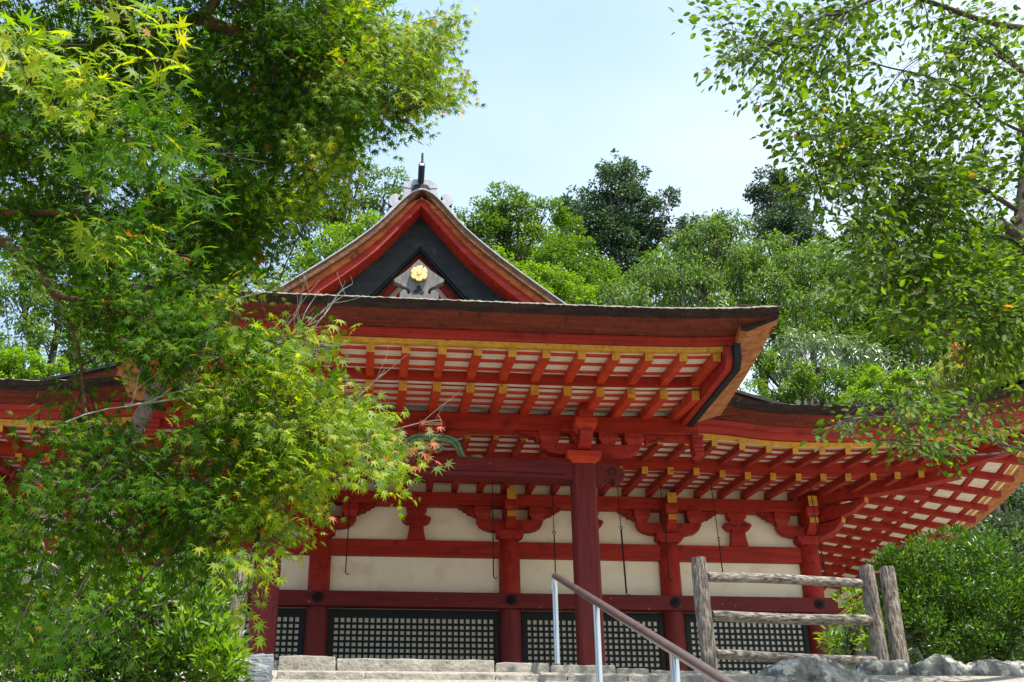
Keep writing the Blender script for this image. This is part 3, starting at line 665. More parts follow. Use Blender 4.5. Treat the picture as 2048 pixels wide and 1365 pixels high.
# main gable roof running back from the verge, with a rounded verge shoulder
m = MB(); secs = [(YG+.02, -.03), (YG+.05, .015), (YG+.12, .045), (YG+.26, .085), (YG+.5, .11), (24, .11)]
P_ = [-x for x in GXS[::-1]]+GXS[1:]
for y_, dz in secs:
    for x in P_: m.v.append((GCX+x, y_, gsm(abs(x))+min(dz, .02)+max(0, dz)*.9*max(0, abs(x)-.75)))
n_ = len(P_)
for j in range(len(secs)-1):
    for i in range(n_-1): m.f.append([j*n_+i, j*n_+i+1, (j+1)*n_+i+1, (j+1)*n_+i]); m.m.append(0 if j else 1); m.s.append(True)
part(m, 'gable_roof', [MOSS, BLK])
chevron('verge_edging', -.006, .012, YG-.02, YG+.1, [ORN], grow=.0)
chevron('verge_thatch', .018, .115, YG, YG+.5, [mat('verge_bark_layers', (.09, .042, .024), (.24, .115, .06), rough=.95, scale=12, bump=1, bscale=30, dist=.02, voro=(24, (.08, .04, .025), .56, .12))], grow=.03)
chevron('verge_board', .115, .205, YG+.05, YG+.5, [mat('orange_weathered_board', (.28, .05, .014), (.50, .15, .04), rough=.75, scale=5, stretch=(1, 1, 2), bump=.4, bscale=20, c3=(.38, .085, .02), voro=(14, (.16, .03, .012), .58, .1))], grow=.06)
chevron('verge_moulding', .20, .315, YG+.09, YG+.5, [REDX], grow=.10, fn=gpt)
chevron('gable_bargeboard', .26, .77, YG+.34, YG+.42, [BLKG], grow=.0, fn=gpt)
chevron('inner_bargeboard', .765, .80, YG+.37, YG+.45, [BLKG], grow=.02, fn=gpt)
chevron('gable_beam', .80, .93, YG+.52, YG+.65, [RED], xmax=1.8, fn=gpt)
chevron('gable_plaster', .93, 1.05, YG+.56, YG+.65, [PINKP], xmax=1.8, fn=gpt)
chevron('gable_beam', 1.05, 1.2, YG+.53, YG+.65, [RED], xmax=1.8, fn=gpt)
m = MB(); m.prism([(GCX-1.9, 8.6), (GCX+1.9, 8.6), (GCX+1.9, gz(1.9)-.2), (GCX, gz(0)-.3), (GCX-1.9, gz(1.9)-.2)], YG+.66, YG+.7); part(m, 'gable_wall', PINKP)
# pendant (gegyo)
G8 = lambda cx, cy: ((lambda p: (p.x, p.z))(at(740+cx/4.265, 300+cy/4.265, YG+.2)))
pr = [(418, 935), (440, 955), (520, 1030), (632, 1105), (630, 1125), (600, 1140), (575, 1150), (555, 1165), (525, 1175), (500, 1190), (492, 1215), (505, 1235), (520, 1225), (518, 1208), (535, 1195), (560, 1195), (580, 1220), (585, 1260), (578, 1300), (560, 1330), (418, 1335)]
pl = [(836-a, b_-2) for a, b_ in pr[::-1]][1:-1]
m = MB(); m.prism([G8(*p) for p in pr+pl], YG+.2, YG+.30); gg = part(m, 'gable_pendant', GRW, .005)
m = MB()
hc = G8(416, 1200)
m.prism([(hc[0]+.052*(1+.42*math.cos(3*t+PI/2))*math.cos(t), hc[1]+.052*(1+.42*math.cos(3*t+PI/2))*math.sin(t)) for t in np.linspace(0, 2*PI, 30)[:-1]], YG+.192, YG+.21)
part(m, 'trefoil_hollow', BLK, parent=gg)
m = MB(); c = G8(417, 1072); sc8 = .0118/4.265*.55*4.265
for k_ in range(6):
    a = PI/3*k_+PI/6; R_ = .072
    cxk, czk = c[0]+R_*math.cos(a), c[1]+R_*math.sin(a)
    pet = []
    for t in np.linspace(0, 2*PI, 15)[:-1]:
        rr = .044*(1-.12*math.cos(3*(t-a)))
        pet.append((cxk+rr*math.cos(t), czk+rr*math.sin(t)))
    m.prism(pet, YG+.145-.001*k_, YG+.195)
m.prism([(c[0]+.058*math.cos(t), c[1]+.058*math.sin(t)) for t in np.linspace(0, 2*PI, 19)[:-1]], YG+.158, YG+.196)
for (rr_, y_) in ((.03, YG+.13),):
    m.prism([(c[0]+rr_*math.cos(t), c[1]+rr_*math.sin(t)) for t in np.linspace(0, 2*PI, 13)[:-1]], y_, YG+.18)
part(m, 'gilt_crest', GOLD, .008, parent=gg, seg=3)
# ridge-end ornament
R8 = lambda cx, cy, Y=YG+.2: ((lambda p: (p.x, p.z))(at(740+cx/4.265, 300+cy/4.265, Y)))
rt = [(432, 248), (500, 252), (540, 268), (572, 292), (580, 400), (600, 432), (618, 430), (622, 412), (605, 400), (612, 382), (650, 372), (688, 390), (706, 425), (700, 462), (672, 486), (694, 500), (712, 528), (736, 545), (742, 590), (772, 615), (790, 605), (806, 625), (800, 650), (770, 660), (640, 560), (540, 430), (500, 380)]
lt = [(862-a, b_) for a, b_ in rt[::-1]]
m = MB(); m.prism([R8(*p) for p in rt+lt], YG+.2, YG+.34, 0, edge=1)
ro = part(m, 'ridge_end_ornament', [ORN, BLK], .006)
m = MB(); cc = [(356, 330), (365, 300), (395, 292), (440, 290), (490, 296), (512, 325), (512, 345), (356, 345)]
m.prism([R8(*p, YG+.04) for p in cc], YG+.04, YG+.2); part(m, 'ridge_hood', BLKG, .006, parent=ro)
m = MB()
for y_, ln in ((-.004, [(292, 322), (360, 330)]), (-.004, [(510, 332), (572, 330)])):
    m.tube([(R8(*p)[0], YG+.198, R8(*p)[1]) for p in ln], .004, 4)
part(m, 'carved_line', BLK, parent=ro)
m = MB(); p0 = at(740+434/4.265, 300+272/4.265, YG+.2); p1 = at(740+442/4.265, 300+128/4.265, YG-.25)
m.tube([p0, p0.lerp(p1, .5), p1], [.042, .042, .042], 16); m.tube([p1+Vector((0, -.003, .0)), p1+Vector((0, -.012, .004))], [.036, .030], 16, 1)
p2 = at(740+447/4.265, 300+42/4.265, YG+.1); m.box(p2.x-.014, p2.x+.014, YG+.06, YG+.14, p0.z, p2.z)
part(m, 'ridge_pole', [BLK, ORN], parent=ro)
m = MB(); m.box(GCX-.16, GCX+.16, YG+.35, 24, gz(0)+.02, gz(0)+.30); part(m, 'ridge_beam', BLKG, .01)

# ------------------------------------------------------------------ hanging rods under the eave
rods = [((699, 975), (697, 1052), (691, 1145), 'thin black rod hanging in front of the white panel beside the maple tips'),
        ((985, 975), (986, 1066), (987, 1153), 'thin black rod hanging before the column right of the widest lattice'),
        ((1104, 975), (1108, 1066), (1111, 1150), 'thin black rod hanging just left of the maroon porch column above the handrail top'),
        ((1236, 990), (1242, 1056), (1253, 1187), 'thick black rod with ring joint hanging right of the maroon porch column'),
        ((1318, 960), (1331, 1060), (1338, 1158), 'thin black rod hanging against the wall column left of the log fence'),
        ((1421, 968), (1437, 1078), (1446, 1150), 'thin black rod hanging over the white panel behind the log fence'),
        ((1622, 990), (1640, 1090), (1655, 1170), 'fine wire hanging beside the corner column at the right end of the hall')]
for (a, b_, c, lab) in rods:
    A_, B_, C_ = at(*a, 16.2), at(*b_, 16.2), at(*c, 16.2)
    x = (A_.x+B_.x+C_.x)/3; top_z = 7.95+.19
    dx = (C_.x-A_.x)
    t = empty('hanging_rod', lab, 'hanging rod', (A_.x, 16.2, A_.z), 'iron rods hanging under the eave')
    m = MB(); m.tube([(A_.x, 16.2, A_.z+.12), tuple(B_)], .006, 5); m.tube([B_+Vector((.022*math.cos(q_), 0, .022*math.sin(q_))) for q_ in np.linspace(0, 2*PI, 10)], .005, 4)
    L0([m.build('upper_wire', IRON, t)], t)
    m = MB(); r_ = .012 if 'thick' in lab else .008
    m.tube([B_-Vector((0, 0, .02)), C_], r_, 6); m.tube([C_, C_+Vector((.01, 0, -.02)), C_+Vector((.03, 0, -.03)), C_+Vector((.045, 0, -.012))], .007, 5)
    L0([m.build('hook_rod', IRON, t)], t)

# ------------------------------------------------------------------ stone stairs
stairs = empty('stone_stairs', 'pale granite steps climbing to the red hall, with long rough slabs', 'stone steps', (1.2, 9.0, 3.6))
def slab(x0, x1, y0, y1, z0, z1, seed, mt=STEPM, amp=.003, name='step_slab', parent=stairs):
    rr = random.Random(seed); m = MB(); nx = max(4, int((x1-x0)/.07)); nyy = 4; nzz = 3
    vs = {}; V = []; Fc = []
    def vid(i, j, k):
        if (i, j, k) in vs: return vs[(i, j, k)]
        x = x0+(x1-x0)*i/nx; y_ = y0+(y1-y0)*j/nyy; z = z0+(z1-z0)*k/nzz
        ed = (i in (0, nx))+(j in (0,))+(k in (nzz,))
        s_ = amp*(1+.6*ed)
        x += rr.uniform(-s_, s_)*(.5 if i in (0, nx) else 1); y_ += rr.uniform(-s_, s_)*.8+(s_*.8 if ed > 1 else 0); z += rr.uniform(-s_, s_)*.55-(s_*.9 if ed > 1 else 0)
        vs[(i, j, k)] = len(V); V.append((x, y_, z)); return vs[(i, j, k)]
    for i in range(nx):
        for j in range(nyy):
            for k, fl in ((nzz, 0), (0, 1)): Fc.append([vid(i, j, k), vid(i+1, j, k), vid(i+1, j+1, k), vid(i, j+1, k)])
    for i in range(nx):
        for k in range(nzz):
            for j in (0, nyy): Fc.append([vid(i, j, k), vid(i+1, j, k), vid(i+1, j, k+1), vid(i, j, k+1)])
    for j in range(nyy):
        for k in range(nzz):
            for i in (0, nx): Fc.append([vid(i, j, k), vid(i, j+1, k), vid(i, j+1, k+1), vid(i, j, k+1)])
    m.add(V, Fc, 0, False); o = m.build(name, mt, parent)
    if parent: o.location = -Vector(parent.location)
    bv = o.modifiers.new('bevel', 'BEVEL'); bv.width = .008; bv.segments = 2; bv.limit_method = 'ANGLE'; bv.angle_limit = math.radians(50)
    return o
rows = [(9.0, 3.695, [at(x, 1318, 9).x for x in (555, 672, 990, 1100, 1232, 1300, 1500)]),
        (8.63, 3.52, [at(x, 1340, 8.63).x for x in (553, 728, 990, 1135, 1255, 1560)]),
        (8.26, 3.345, [at(x, 1358, 8.26).x for x in (545, 760, 1200, 1600)])]
for r in range(3, 20): rows.append((9.0-.37*r, 3.695-.175*r, [-.62, .5, 1.5, 2.6]))
for ri, (y_, zt, jx) in enumerate(rows):
    for i in range(len(jx)-1):
        zz = zt+random.uniform(-.008, .008); yy = y_+random.uniform(-.012, .012)
        if ri == 0: zz = zt + .02 - .0165*(i)
        if ri < 4: slab(jx[i]+.006, jx[i+1]-.006, yy, y_+.42, zt-.19, zz, ri*10+i)
        else:
            m = MB(); m.box(jx[i]+.006, jx[i+1]-.006, yy, y_+.42, zt-.19, zz); o = m.build('step_slab', STEPM, stairs, .01); o.location = -Vector(stairs.location)
# dark kerb block left of the steps
kb = slab(at(440, 1310, 9.0).x, at(552, 1310, 9.0).x-.01, 8.85, 9.5, 3.1, 3.715, 91, DSTN, .012, 'kerb_block', None)
tag(kb, 'dark grey slate-like block at the left end of the top step', 'stone block')
kb2 = slab(at(430, 1340, 8.6).x, at(546, 1340, 8.6).x-.01, 8.3, 8.84, 2.8, 3.52, 92, DSTN, .012, 'kerb_block', None)
tag(kb2, 'dark grey stone under the slate block at the lower left end of the steps', 'stone block')

# ------------------------------------------------------------------ handrail
P1t = at(1110, 1152, 9.05); X0 = P1t.x
def yrail(px, py):
    lo, hi = 4.0, 9.2
    for _ in range(40):
        mi_ = (lo+hi)/2
        if at(px, py, mi_).x > X0: hi = mi_
        else: lo = mi_
    return lo
E1 = at(1452, 1366, yrail(1452, 1366))
hr = empty('handrail', 'brown topped steel handrail running down the middle of the stone steps', 'handrail', (X0, 9.05, 3.69))
dirr = (E1-P1t); slope = dirr.z/dirr.y
Pz = lambda y_: P1t.z+(y_-9.05)*slope
m = MB(); m.tube([(X0, 9.06, P1t.z), (X0, 9.0, Pz(9.0)), (X0, 6.0, Pz(6.0)), (X0, 4.3, Pz(4.3))], .0245, 18); L0([m.build('top_rail', RAILM, hr)], hr)
m = MB(); m.tube([(X0-.006, 9.075, P1t.z-.09), (X0-.004, 9.075, P1t.z-.03), (X0, 9.05, P1t.z+.002)], .0235, 14); L0([m.build('elbow', STEEL, hr)], hr)
for py_ in (9.075, yrail(1192, 1205), yrail(1347, 1308), 5.6):
    zt = Pz(py_)-.02; zb = 3.68 if py_ > 9 else 3.695-.175*math.ceil((9.0-py_)/.37)-.02
    m = MB(); m.tube([(X0, py_, zb), (X0, py_, zt)], .0205, 16)
    L0([m.build('post', STEEL, hr)], hr)

# ------------------------------------------------------------------ log fence
fence = empty('log_fence', 'three-rail fence of grey bark logs standing on the rocks right of the steps', 'fence', (3.3, 9.6, 3.6))
def log(a, b_, r, name, mt, parent, seed, n=14, seg=12, lump=.07):
    rr = random.Random(seed); a = Vector(a); b_ = Vector(b_); m = MB(); d = (b_-a); dn = d.normalized(); s1 = dn.orthogonal().normalized(); s2 = dn.cross(s1)
    ph = [rr.uniform(0, 6) for _ in range(4)]; vs = []
    for i in range(seg+1):
        t = i/seg; c = a+d*t+s1*.006*math.sin(5*t+ph[0])+s2*.006*math.cos(4*t+ph[1]); e = 1 if 0 < i < seg else .93
        for j in range(n*2):
            an = PI*j/n; rad = r*e*(1+lump*.5*math.sin(3*an+ph[2]+2*t)+rr.uniform(-lump*.45, lump*.45))
            vs.append(c+(s1*math.cos(an)+s2*math.sin(an))*rad)
    k = n*2
    m.add(vs, [(i*k+j, i*k+(j+1) % k, (i+1)*k+(j+1) % k, (i+1)*k+j) for i in range(seg) for j in range(k)], 0, True)
    m.add(vs[:k], [tuple(range(k-1, -1, -1))]); m.add(vs[-k:], [tuple(range(k))])
    o = m.build(name, mt, parent); o.location = -Vector(parent.location) if parent else (0, 0, 0); return o
pA0, pA1 = at(1421, 1345, 9.6), at(1396, 1118, 9.6)
pB0, pB1 = at(1768, 1345, 9.9), at(1731, 1134, 9.9)
pC0, pC1 = at(1806, 1345, 10.0), at(1772, 1136, 10.0)
log(pA0, pA1, .063, 'post', LOG, fence, 1); log(pB0, pB1, .063, 'post', LOG, fence, 2)
for (a, b_), r in zip((((1415, 1155), (1722, 1166)), ((1425, 1231), (1742, 1243)), ((1432, 1310), (1762, 1323))), (.040, .043, .040)):
    log(at(*a, 9.6), at(*b_, 9.9), r, 'rail', LOGX, fence, int(a[0]), seg=18)
f2 = empty('log_post', 'separate leaning bark log post right beside the last fence post', 'post', (pC0.x, 10.0, 3.6))
log(pC0, pC1, .066, 'bark_log', LOG, f2, 5)
f3 = empty('log_post', 'weathered grey log post half hidden by maple leaves left of the steps', 'post', (-1.1, 9.3, 3.6))
log(at(468, 1325, 9.3), at(480, 1110, 9.3), .062, 'bark_log', LOG, f3, 6)

# ------------------------------------------------------------------ rocks
def rock(px, py, wpx, hpx, Y, seed, label, fl=.8):
    c = at(px, py, Y); dd = (c-EYE).length/F; rx, rz = wpx*dd/2, hpx*dd/2
    import bmesh
    bm = bmesh.new(); bmesh.ops.create_icosphere(bm, subdivisions=5, radius=1); rr = random.Random(seed)
    from mathutils import noise
    off = Vector((rr.uniform(0, 50), rr.uniform(0, 50), 0))
    planes = [(Vector((rr.uniform(-1, 1), rr.uniform(-1, 1), rr.uniform(-.4, 1))).normalized(), rr.uniform(.62, .85)) for _ in range(9)]+[(Vector((0, 0, 1)), .72), (Vector((0, -1, .1)).normalized(), .75)]
    for v in bm.verts:
        p = v.co.copy()
        for nrm, dp in planes:
            d = p.dot(nrm)
            if d > dp: p -= nrm*(d-dp)*.88
        p += v.co*(.12*noise.noise(p*2+off)+.06*noise.noise(p*6+off)+.035*noise.noise(p*14+off)+.02*noise.noise(p*30+off))
        v.co = Vector((p.x*rx*1.0, p.y*rx*fl, p.z*rz*1.3))
    me = bpy.data.meshes.new('boulder'); bm.to_mesh(me); bm.free(); me.materials.append(ROCK)
    for q_ in me.polygons: q_.use_smooth = True
    o = bpy.data.objects.new('boulder', me); COL.objects.link(o); o.location = c; tag(o, label, 'rock', 'rocks edging the terrace right of the steps')
rock(1622, 1384, 240, 110, 8.9, 3, 'largest lichen-spotted boulder, under the lowest fence rail')
rock(1775, 1360, 120, 70, 9.2, 4, 'small pale rock at the feet of the last two fence posts')
rock(1880, 1362, 160, 80, 9.2, 5, 'low grey rock just right of the separate log post')
rock(1985, 1368, 120, 80, 9.2, 6, 'grey rock at the right edge under the round bush')
rock(2060, 1372, 110, 90, 9.3, 8, 'rock cut by the right edge of the view beneath the bush')

# ------------------------------------------------------------------ foliage
def star():
    lob = [(0, 1.0), (38, .93), (78, .76), (128, .44)]; pts = []
    seq = [(-128, .44), (-103, .20), (-78, .76), (-57, .28), (-38, .93), (-19, .32), (0, 1.0), (19, .32), (38, .93), (57, .28), (78, .76), (103, .20), (128, .44), (180, .07)]
    V = [(0, 0, .0)]
    for a, r in seq:
        a = math.radians(a); V.append((r*math.cos(a), r*math.sin(a), -.22*r*r+(.04 if r < .35 else 0)))
    n_ = len(seq); return np.array(V), [(0, i+1, (i+1) % n_+1) for i in range(n_)]
def oval(w=.26, cup=.07):
    V = [(0, 0, 0), (.28, w*.85, cup), (.62, w*.9, cup), (1, 0, -.08), (.62, -w*.9, cup), (.28, -w*.85, cup)]
    return np.array(V), [(0, 1, 2, 3), (0, 3, 4, 5)]
def quad(w=.28): return np.array([(0, 0, 0), (.5, w, .05), (1, 0, -.08), (.5, -w, .05)]), [(0, 1, 2, 3)]
def norm(a): return a/np.maximum(1e-9, np.linalg.norm(a, axis=1, keepdims=True))
class Leaves:
    def __init__(s): s.V = []; s.Fc = []; s.M = []; s.n = 0; s.k = None
    def add(s, tpl, pos, d, nrm, size, mi=0):
        V, Fc = tpl; s.k = len(Fc[0]); N = len(pos)
        if N == 0: return
        d = norm(d); nrm = norm(nrm-d*np.sum(nrm*d, 1, keepdims=True)); b_ = np.cross(nrm, d)
        P_ = pos[:, None, :]+size[:, None, None]*(V[None, :, 0:1]*d[:, None, :]+V[None, :, 1:2]*b_[:, None, :]+V[None, :, 2:3]*nrm[:, None, :])
        s.V.append(P_.reshape(-1, 3)); Fa = np.array(Fc)[None]+(np.arange(N)*len(V))[:, None, None]+s.n
        s.Fc.append(Fa.reshape(-1, s.k)); s.M.append(np.full(N*len(Fc), mi)); s.n += N*len(V)
    def build(s, name, mats, parent):
        V = np.concatenate(s.V); Fc = np.concatenate(s.Fc); Mi = np.concatenate(s.M); me = bpy.data.meshes.new(name)
        me.vertices.add(len(V)); me.vertices.foreach_set('co', V.ravel().astype(np.float32))
        me.loops.add(Fc.size); me.loops.foreach_set('vertex_index', Fc.ravel().astype(np.int32))
        me.polygons.add(len(Fc)); me.polygons.foreach_set('loop_start', (np.arange(len(Fc))*s.k).astype(np.int32))
        me.polygons.foreach_set('material_index', Mi.astype(np.int32))
        for m in mats: me.materials.append(m)
        me.update(calc_edges=True); me.validate()
        o = bpy.data.objects.new(name, me); COL.objects.link(o); o.parent = parent; o.location = -Vector(parent.location); return o
def np3(v): return np.array([v.x, v.y, v.z])
def limb(m, a, b_, r0, r1, wob=.06, seg=6, mi=0, n=6, sag=0):
    a = Vector(a); b_ = Vector(b_); L_ = (b_-a).length; pts = []
    w1 = Vector((random.uniform(-1, 1), random.uniform(-1, 1), random.uniform(-1, 1)))*L_*wob; w2 = Vector((random.uniform(-1, 1), random.uniform(-1, 1), random.uniform(-1, 1)))*L_*wob*.5
    for i in range(seg+1):
        t = i/seg; pts.append(a.lerp(b_, t)+w1*math.sin(PI*t)+w2*math.sin(2*PI*t)+Vector((0, 0, sag*L_*math.sin(PI*t))))
    m.tube(pts, [r0+(r1-r0)*i/seg for i in range(seg+1)], n, mi); return pts

# sprays of leaves hung on twigs: blob = (px, py, rx, ry, Y, n leaves, size m, material)
def sprays(L, TW, blob, tpl, drift=(.5, -.1, -.35), per=13, face=.75, ysp=.45, flat=.6, mult=1.0, tw=.6, spread=.7, pts=None, LT=None, clip=1.5):
    px, py, rx, ry, Y, N, sz, mi = blob; N = int(N*mult)
    n_sp = max(1, N//per)
    subs = []
    for _ in range(max(3, int(n_sp/6))):
        t = 2*PI*random.random(); r = math.sqrt(random.random()); q = (px+rx*r*math.cos(t), py+ry*r*math.sin(t), Y+random.uniform(-ysp, ysp)); dr = None
        if pts is not None:
            cc = at(*q); k = int(np.argmin(((pts-np.array(cc[:]))**2).sum(1))); nb0 = Vector(pts[k]); dr = (cc-nb0)
            if dr.length > .05:
                dr = dr.normalized()
                if LT is not None: limb(LT, nb0, cc, .0048, .0018, .05, 5, n=4)
            else: dr = None
        subs.append(q+(dr,))
    rs = min(34, .45*min(rx, ry)+6)
    for _ in range(n_sp):
        sx_, sy_, sY, dr = random.choice(subs); tdx = max(-clip, min(clip, random.gauss(0, 1)))
        c = at(sx_+rs*tdx, sy_+.55*rs*random.gauss(0, .8)+rs*.35*tdx*(1 if drift[0] > 0 else -1)*.6, sY+random.gauss(0, .12))
        ang = random.gauss(0, spread); dv = Vector((drift[0]*math.cos(ang)-.6*math.sin(ang), drift[1]+.8*math.sin(ang), drift[2]+random.gauss(0, .18)))
        if dr is not None: dv = dv*.6+dr*.75
        dv.normalize()
        Ls = sz*random.uniform(3.2, 5.0); start = c-dv*Ls*.6
        side = dv.cross(Vector((0, 0, 1))).normalized(); tocam = (EYE-c).normalized()
        nb = Vector((0, 0, 1))*flat+tocam*face+Vector((random.gauss(0, .25), random.gauss(0, .25), random.gauss(0, .25)))
        pos = []; dd = []; nn = []; ss = []
        for k in range(per):
            u_ = (k+.5)/per; s_ = 1 if k % 2 else -1; w = sz*.95*(1-.45*u_)
            p = start+dv*(Ls*u_)+side*s_*w*random.uniform(.2, 1.1)+Vector((random.gauss(0, .2), random.gauss(0, .2), random.gauss(0, .2)))*sz
            d = dv*.8+side*s_*random.uniform(.2, 1.0)+Vector((0, 0, -random.uniform(.1, .7)))+Vector((random.gauss(0, .2),)*3)
            pos.append(p[:]); dd.append(d[:]); nn.append((nb+Vector((random.gauss(0, .38), random.gauss(0, .38), random.gauss(0, .38))))[:]); ss.append(sz*random.uniform(.5, 1.0)*(.62 if Y < 4.2 or Y > 6 else .55))
        L.add(tpl, np.array(pos), np.array(dd), np.array(nn), np.array(ss), mi)
        if TW is not None and random.random() < tw: TW.tube([start-dv*Ls*.15+Vector((0, 0, .02)), start+dv*Ls*.3+side*.01, start+dv*Ls*.9-side*.01], [.0018, .0014, .0007], 3, 0, cap=False)

# --- the maple
maple = empty('maple_tree', 'large Japanese maple with star-shaped green and yellow leaves filling the left side', 'maple tree', (-3.6, 5.6, 1.9))
ML = Leaves(); MT = MB(); ST = star()
mb_ = []
def B(px, py, rx, ry, Y, n_, sz=.075, mi=0): mb_.append((px, py, rx, ry, Y, n_, sz, mi))
B(300, -130, 300, 90, 5.4, 1500, .09); B(560, -120, 200, 80, 5.3, 1000, .09); B(0, -80, 160, 90, 5.0, 600, .09)  # clusters above the frame, added to shade the leaves below
def shade_boughs(LV, tpl, n_, x0, x1, y0, y1, z0, z1, size, test):
    for _ in range(n_):
        c = np.array([[random.uniform(x0, x1), random.uniform(y0, y1), random.uniform(z0, z1)]])
        if not test(*c[0]): continue
        N_ = 10; ps = c+RNG.normal(size=(N_, 3))*np.array([.22, .22, .10])
        LV.add(tpl, ps, RNG.normal(size=(N_, 3))*np.array([1, 1, .4]), np.array([[0, 0, 1.]])+RNG.normal(size=(N_, 3))*.5, RNG.uniform(.8, 1.2, N_)*size, 0)
# unseen leaf clumps left of and above the viewer, added to block sky light
shade_boughs(ML, ST, 1500, -7, -.8, -1.5, 5.5, 2.4, 8.5, .11, lambda x, y, z: (x < -.46*max(y, 0)-.9) and (x < -2.2 or z > 5.5))
# sunlit tips at upper left (near)
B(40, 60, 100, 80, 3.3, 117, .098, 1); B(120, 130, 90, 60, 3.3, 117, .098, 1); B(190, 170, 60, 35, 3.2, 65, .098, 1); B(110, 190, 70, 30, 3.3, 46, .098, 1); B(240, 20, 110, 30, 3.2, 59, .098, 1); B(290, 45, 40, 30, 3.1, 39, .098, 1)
# big top mass
B(420, 60, 260, 90, 5.4, 1300, .085); B(620, 70, 130, 90, 5.6, 900, .08); B(380, 180, 240, 110, 5.8, 1500, .085); B(600, 200, 150, 120, 5.8, 1200, .08)
B(100, 100, 200, 140, 5.8, 900, .09); B(90, 260, 150, 120, 5.6, 700, .09); B(60, 420, 110, 120, 5.8, 420, .09)
B(560, 330, 120, 110, 5.8, 1000, .08); B(430, 350, 140, 130, 5.7, 900, .085); B(300, 480, 220, 110, 5.6, 1100, .085)
B(480, 450, 110, 90, 5.8, 520, .08); B(400, 530, 120, 50, 5.7, 300, .08)
# near grey-green sprays in the shade
B(270, 300, 110, 90, 3.7, 220, .10); B(230, 420, 110, 90, 3.6, 170, .10); B(200, 500, 80, 50, 3.5, 60, .10, 1); B(340, 380, 60, 60, 3.7, 90, .095); B(330, 250, 80, 60, 3.9, 90, .10)
# bright right hand fringe against the sky
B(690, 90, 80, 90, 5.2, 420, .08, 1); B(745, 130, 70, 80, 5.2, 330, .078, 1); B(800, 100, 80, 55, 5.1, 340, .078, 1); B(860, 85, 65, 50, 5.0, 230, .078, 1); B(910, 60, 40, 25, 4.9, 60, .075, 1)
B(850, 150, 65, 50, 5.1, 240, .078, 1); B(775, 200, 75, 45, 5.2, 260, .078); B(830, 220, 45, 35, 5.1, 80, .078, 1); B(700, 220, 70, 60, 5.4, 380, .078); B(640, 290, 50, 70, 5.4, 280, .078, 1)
B(800, 262, 45, 18, 5.1, 30, .078); B(880, 180, 35, 28, 5.0, 70, .075); B(710, 25, 35, 25, 5.2, 60, .078, 1)
B(620, 370, 50, 50, 5.5, 150, .075, 1); B(520, 400, 90, 60, 5.5, 200, .078, 1)
# middle drooping boughs
B(150, 540, 160, 60, 5.4, 400, .085); B(290, 600, 140, 60, 5.3, 420, .085); B(400, 640, 90, 60, 5.2, 330, .08); B(460, 620, 50, 45, 5.0, 150, .075, 1)
B(330, 700, 120, 60, 5.2, 380, .08); B(230, 650, 60, 60, 5.4, 130, .08); B(420, 740, 110, 60, 5.1, 420, .078); B(500, 720, 70, 50, 5.0, 240, .078)
B(520, 790, 110, 60, 5.0, 480, .078, 1); B(600, 770, 90, 45, 4.9, 260, .078, 1); B(640, 700, 65, 30, 4.5, 44, .085, 1); B(560, 690, 40, 30, 4.7, 40, .08, 1)
B(620, 850, 100, 55, 4.9, 380, .078, 1); B(700, 850, 80, 50, 4.7, 230, .078, 1); B(745, 900, 58, 42, 4.6, 150, .078, 1); B(780, 952, 34, 30, 4.6, 55, .075, 1); B(822, 908, 18, 16, 4.5, 26, .07, 2); B(740, 950, 35, 25, 4.6, 36, .07, 1)
B(560, 930, 100, 60, 4.9, 420, .078, 1); B(610, 990, 50, 25, 4.8, 70, .075, 1); B(470, 880, 120, 80, 5.0, 560, .078); B(430, 980, 110, 60, 5.0, 430, .078)
B(520, 1050, 55, 28, 4.8, 120, .075, 1); B(570, 1082, 32, 14, 4.7, 34, .07, 1); B(470, 1060, 60, 40, 4.9, 160, .075); B(500, 1150, 30, 50, 4.7, 46, .08, 1); B(480, 1210, 26, 18, 4.7, 22, .08, 1)
